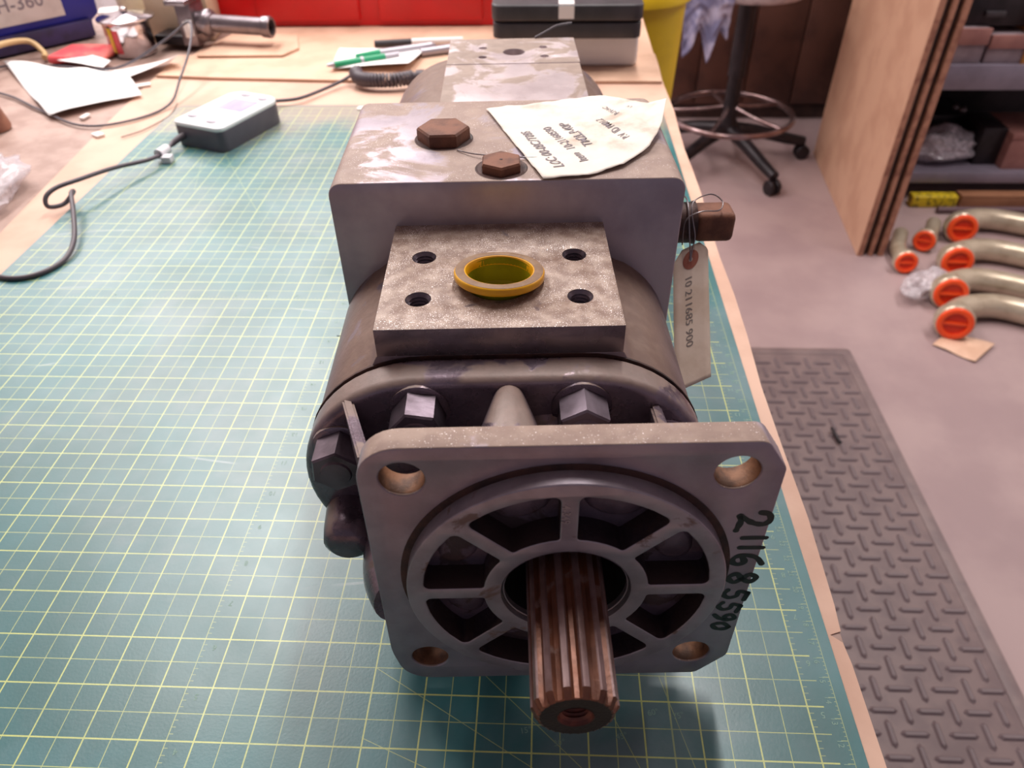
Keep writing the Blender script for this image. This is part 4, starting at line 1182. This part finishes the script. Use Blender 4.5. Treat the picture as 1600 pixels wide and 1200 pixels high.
# ------------------------------------------------------------------ stool
st = thing('workshop_stool', 'black pedestal stool with chrome foot ring and caster legs before the brown cabinet', 'stool', (36.9, 107.6, -36))
b = BM(); rev(b, [(0, 4.2), (1.7, 4.2), (1.8, 5.5), (1.1, 7), (1.0, 13), (1.25, 13.1), (1.25, 24.5), (0, 24.5)], 24); obj('column', b, M_dgrey, st, smooth=40)
b = BM(); tube(b, [(9.2 * math.cos(2 * PI * k / 36), 9.2 * math.sin(2 * PI * k / 36), 7.6) for k in range(36)], .42, 12, closed=True, sm=2); obj('foot_ring', b, M_footring, st, smooth=60)
for k in range(5):
    a = math.radians(-66 + 72 * k); ca, sa = math.cos(a), math.sin(a)
    a2 = a + math.radians(20)
    b = BM(); tube(b, [(1.1 * math.cos(a2), 1.1 * math.sin(a2), 8.6), (4.5 * math.cos(a2), 4.5 * math.sin(a2), 8.0), (9.1 * math.cos(a2), 9.1 * math.sin(a2), 7.6)], .3, 8); obj('ring_spoke', b, M_footring, st, smooth=60)
    b = BM(); tube(b, [(1.2 * ca, 1.2 * sa, 5.2), (5 * ca, 5 * sa, 4.6), (9.5 * ca, 9.5 * sa, 3.4), (12.6 * ca, 12.6 * sa, 2.7)], lambda t: 1.05 - .3 * t, 10); lg = obj('leg', b, M_dgrey, st, smooth=60)
    b = BM()
    for s in (-.55, .55):
        rev(b, [(0, -.32), (1.0, -.32), (1.1, -.2), (1.1, .2), (1.0, .32), (0, .32)], 18, frame((12.6 * ca - s * sa, 12.6 * sa + s * ca, 1.1), (-sa, ca, 0)))
    obj('caster', b, M_dgrey, lg, smooth=40)
b = BM(); rev(b, [(0, 24.2), (7.2, 24.2), (7.6, 24.7), (7.6, 26.5), (7.0, 27.3), (0, 27.5)], 36); obj('seat', b, M_seat, st, smooth=50)
cl = thing('hanging_cloth', 'grey-blue rag draped over the left of the stool seat', 'cloth', (30.2, 101.5, -13.2))
b = BM(); g = []
for i in range(25):
    r_ = []
    for j in range(25):
        u_, v_ = j / 24, i / 24
        low = -5.2 + 3.2 * abs(math.sin(u_ * 5.4)) - 1.5 * noise.noise(Vector((u_ * 4, 1, 0)))
        z = 3.0 * (1 - v_) + low * v_ if v_ > 0.15 else 3.0
        x = (u_ - .5) * 6.4 * (1 - .15 * v_); yv = -1.2 + .7 * math.sin(u_ * 14 + v_ * 2) * v_ + .4 * noise.noise(Vector((u_ * 6, v_ * 6, 0)))
        r_.append(b.verts.new((x, yv, z)))
    g.append(r_)
for i in range(24):
    for j in range(24): b.faces.new((g[i][j], g[i][j + 1], g[i + 1][j + 1], g[i + 1][j]))
o = obj('fabric', b, M_cloth, cl, smooth=70); md = o.modifiers.new('t', 'SOLIDIFY'); md.thickness = .2 * S

# ------------------------------------------------------------------ steel shelving at right and what stands on it
sh_ = thing('steel_shelving', 'grey steel shelving unit with two loaded shelves at the right', 'shelving', (76, 104, -36))
for z, m in ((4.0, M_greyp), (18.4, M_greyp)):
    b = BM(); box(b, -20, 20, -9, 9, z - .3, z, .03); s_ = obj('shelf', b, m, sh_)
    b = BM(); box(b, -20, 20, -9.5, -9, z - (3.0 if z > 5 else 1.4), z + .12, .05); obj('shelf_beam', b, m, s_)
for x in (-19.5, 19.5):
    for y in (-8.6, 8.6):
        b = BM(); box(b, x - .6, x + .6, y - .6, y + .6, 0, 60, .05); obj('upright', b, M_dgrey, sh_)
b = BM(); box(b, -20, 20, 9, 9.3, 2, 60); obj('back_panel', b, M_dgrey, sh_)

ZB = -32.0


def item(name, label, cat, loc, rotz, parts, group=None):
    t = thing(name, label, cat, loc, rotz, group)
    for nm, bmx, m in parts: obj(nm, bmx, m, t, smooth=40)
    return t


def bxm(*a, **k):
    b = BM(); box(b, *a, **k); return b


def lump(rx, ry, rz, seed, sub=4, amp=.3, fr=1.5):
    b = BM(); vs = bmesh.ops.create_icosphere(b, subdivisions=sub, radius=1)['verts']
    for v in vs:
        n1 = noise.noise(v.co * fr + Vector((seed, 0, 0))) + .5 * noise.noise(v.co * fr * 2.6 + Vector((0, seed, 0)))
        k = 1 + amp * n1; v.co = Vector((v.co.x * rx * k, v.co.y * ry * k, max(0.0, (v.co.z * .5 + .45)) * 2 * rz * k))
    return b


item('film_bag', 'bluish plastic bag of parts, left on the bottom shelf', 'bag', (65, 99.5, ZB), 0, [('film', lump(5.2, 3.2, 2.3, 3), M_film2), ('contents', lump(4.2, 2.4, 1.6, 8), M_greybin)])
b = BM(); box(b, -5, 5, -4, 4, 0, 4.6, .2)
t_ = item('dark_crate', 'dark crate of small parts at the back of the bottom shelf', 'crate', (66, 108, ZB), 0, [('crate', b, M_dgrey)])
for k in range(12):
    b = BM(); vs = bmesh.ops.create_icosphere(b, subdivisions=2, radius=random.uniform(.4, .8))['verts']
    obj('part', b, random.choice([M_greybin, M_tan, M_rod, M_steel]), t_, (random.uniform(-4.3, 4.3), random.uniform(-3.3, 1), 4.9 + random.uniform(-.2, .6)), smooth=60)
item('pink_carton', 'dusty pink carton on the bottom shelf at the photo edge', 'carton', (77.5, 100, ZB), 0, [('box', bxm(-4.5, 4.5, -4, 4, 0, 4.2, bev=.05), M_pinkbox), ('lid', bxm(-4.6, 4.6, -4.1, 4.1, 4.2, 5.0, bev=.05), M_pinkbox)])
item('dark_block', 'dark box between the plastic bag and the pink carton', 'box', (71.3, 100.5, ZB), 0, [('box', bxm(-1.6, 1.6, -3, 3, 0, 5.2, bev=.1), M_dgrey)])
item('yellow_package', 'yellow printed package on the floor under the shelf beside the upright sheets', 'package', (63.6, 92.9, -36), 0, [('package', bxm(-3.1, 3.1, -.8, .8, 0, 1.7, bev=.2, seg=3), M_ypack)])
item('brown_carton', 'flat brown carton beside the yellow package under the shelf', 'carton', (73.6, 93.3, -36), 0, [('box', bxm(-6.4, 6.4, -1, 1, 0, 1.6, bev=.05), M_brownbox), ('flap', bxm(-6.45, 6.45, -1.05, 0, 1.6, 1.7), M_brownbox)])
b = BM(); tube(b, [(-9, 0, .45), (9, .2, .45)], .45, 10, sm=0); tag(obj('steel_rod', b, M_rod, loc=(72.5, 90.6, -36), smooth=60), 'long dull rod lying on the floor in front of the brown carton', 'rod')
for k, (x, lb, m, h) in enumerate(((62.0, 'grey-pink plastic bin at the left end of the upper shelf', M_greybin, 4.2), (67.2, 'dusty bin beside the orange-brown carton on the upper shelf', M_greybin, 3.4))):
    t = thing('shelf_bin', lb, 'bin', (x, 98.5, -17.6), 0)
    obj('body', bxm(-2.4, 2.4, -3, 3, 0, h, bev=.15), m, t); obj('front_lip', bxm(-2.45, 2.45, -3.3, -2.9, h * .55, h + .05, bev=.05), M_pinkbox, t)
item('black_tool_case', 'black case lying on top of the grey-pink bins on the upper shelf', 'case', (64.5, 99.5, -13.4), 0, [('case', bxm(-4.5, 4.5, -3, 3, 0.0, 3.4, bev=.2), M_dgrey), ('handle', bxm(-1.2, 1.2, -3.6, -3, 1.2, 1.8, bev=.05), M_caseblk)])
item('orange_brown_carton', 'large orange-brown carton on the upper shelf at the top right corner', 'carton', (73.6, 98.2, -17.6), 0, [('box', bxm(-4.2, 6.5, -3, 5, 0, 13, bev=.06), M_obox), ('tape', bxm(-4.22, 6.52, -3.02, -3, 6, 7), M_brownbox)])

# ------------------------------------------------------------------ capped tubes on the floor
CAPL = [((62.9, 82.2), 'capped steel tube farthest back of the four large ones', 1.0, (-.15, -1)), ((58.9, 73.9), 'capped steel tube second from the back of the four large ones', 1.0, (-.1, -1)),
        ((55.3, 66.9), 'capped steel tube third from the back of the four large ones', 1.0, (-.15, -1)), ((53.4, 61.1), 'capped steel tube nearest the bench, resting on a cardboard scrap', 1.0, (-.3, -1))]


def cap_tube(x, y, label, k, d, path, R0=1.35):
    t = thing('capped_tube', label, 'tube', (x, y, -36), 0, 'bent steel tubes with orange caps')
    zc = 2.05 * k
    ax = Vector((d[0], d[1], .18)).normalized()
    M_ = frame((0, 0, zc), ax)
    b = BM(); rev(b, [(1.35 * k, -1.6 * k), (1.95 * k, -1.5 * k), (2.0 * k, -.35 * k), (1.85 * k, -.2 * k), (1.2 * k, -.2 * k)], 36, M_); obj('end_collar', b, M_pipe, t, smooth=40)
    b = BM(); rev(b, [(1.15 * k, -.25 * k), (1.2 * k, .05 * k), (1.35 * k, .12 * k), (1.72 * k, .1 * k), (1.8 * k, 0), (1.8 * k, -.3 * k)], 36, M_); cp = obj('cap', b, M_orange, t, smooth=50)
    b = BM(); rev(b, [(1.2 * k, .05 * k), (1.12 * k, -.22 * k), (0, -.25 * k)], 36, M_); obj('cap_recess', b, M_orangein, cp, smooth=40)
    b = BM(); box(b, -1.15 * k, 1.15 * k, -.16 * k, .16 * k, -.25 * k, .0, .03, M=M_); obj('cap_bridge', b, M_orange, cp)
    b = BM(); s0 = Vector((0, 0, zc)) - ax * 1.2 * k
    tube(b, [s0, s0 - ax * 1.2 * k] + [Vector(p) for p in path], R0 * k, 20, sm=8); obj('pipe', b, M_pipe, t, smooth=60)


for (xy, lb, k, d), pth in zip(CAPL, ([(3.6, 3.7, 1.6), (7.5, 3.0, 1.5), (14, -.5, 1.4), (24, -8, 1.4)], [(3.6, 3.9, 1.6), (7.5, 3.4, 1.5), (14, -.3, 1.4), (24, -9, 1.4)],
                                      [(3.6, 3.9, 1.6), (7.5, 3.2, 1.5), (13, .2, 1.4), (24, -8, 1.4)], [(3.0, 3.9, 1.6), (6.8, 4.2, 1.5), (11.5, 1.5, 1.4), (19, -6, 1.4)])):
    cap_tube(xy[0], xy[1], lb, k, d, pth)
cap_tube(53.3, 74.6, 'smaller capped tube beside the clear bag, left of the others', .72, (-.1, -1), [(.6, 4.5, 1.2), (2.2, 8.0, 1.1)], 1.3)
cap_tube(57.4, 80.0, 'smaller capped tube turned away behind the clear bag', .72, (-.55, -.8), [(2.2, 3.2, 1.2), (3.4, 5.4, 1.1)], 1.3)
b_ = thing('clear_bag', 'clear plastic bag with a blue print lying between the capped tubes', 'bag', (54.0, 70.4, -36), .6)
obj('film', lump(3.4, 1.9, 1.3, 5, amp=.4), M_film, b_, smooth=70)
obj('blue_print', lump(.95, .9, .95, 2, sub=3), M_lblue, b_, (1.5, -1.1, .2), smooth=70)
sheet('cardboard_scrap', 'torn tan cardboard scrap on the concrete under the nearest capped tube', 'cardboard', [(51.2, 60.0), (54.4, 56.9), (57.6, 59.8), (54.2, 62.4)], -35.98, M_board, .3, (0, .1, .3, 0), seed=3)

# ------------------------------------------------------------------ light fixtures (above the frame)
for (x, y, z, sx, sy, p), lb in zip(LIGHTS, ('fluorescent fixture above the left back of the bench', 'fluorescent fixture above the aisle', 'fluorescent fixture above the shelving', 'added fixture above the far left of the bench for the mat haze')):
    t = thing('ceiling_light', lb, 'light', (x, y, z + .5), 0)
    obj('housing', bxm(-sx / 2 - 1, sx / 2 + 1, -sy / 2 - 1, sy / 2 + 1, .3, 68 - z - .5, bev=.1), M_ceil, t)
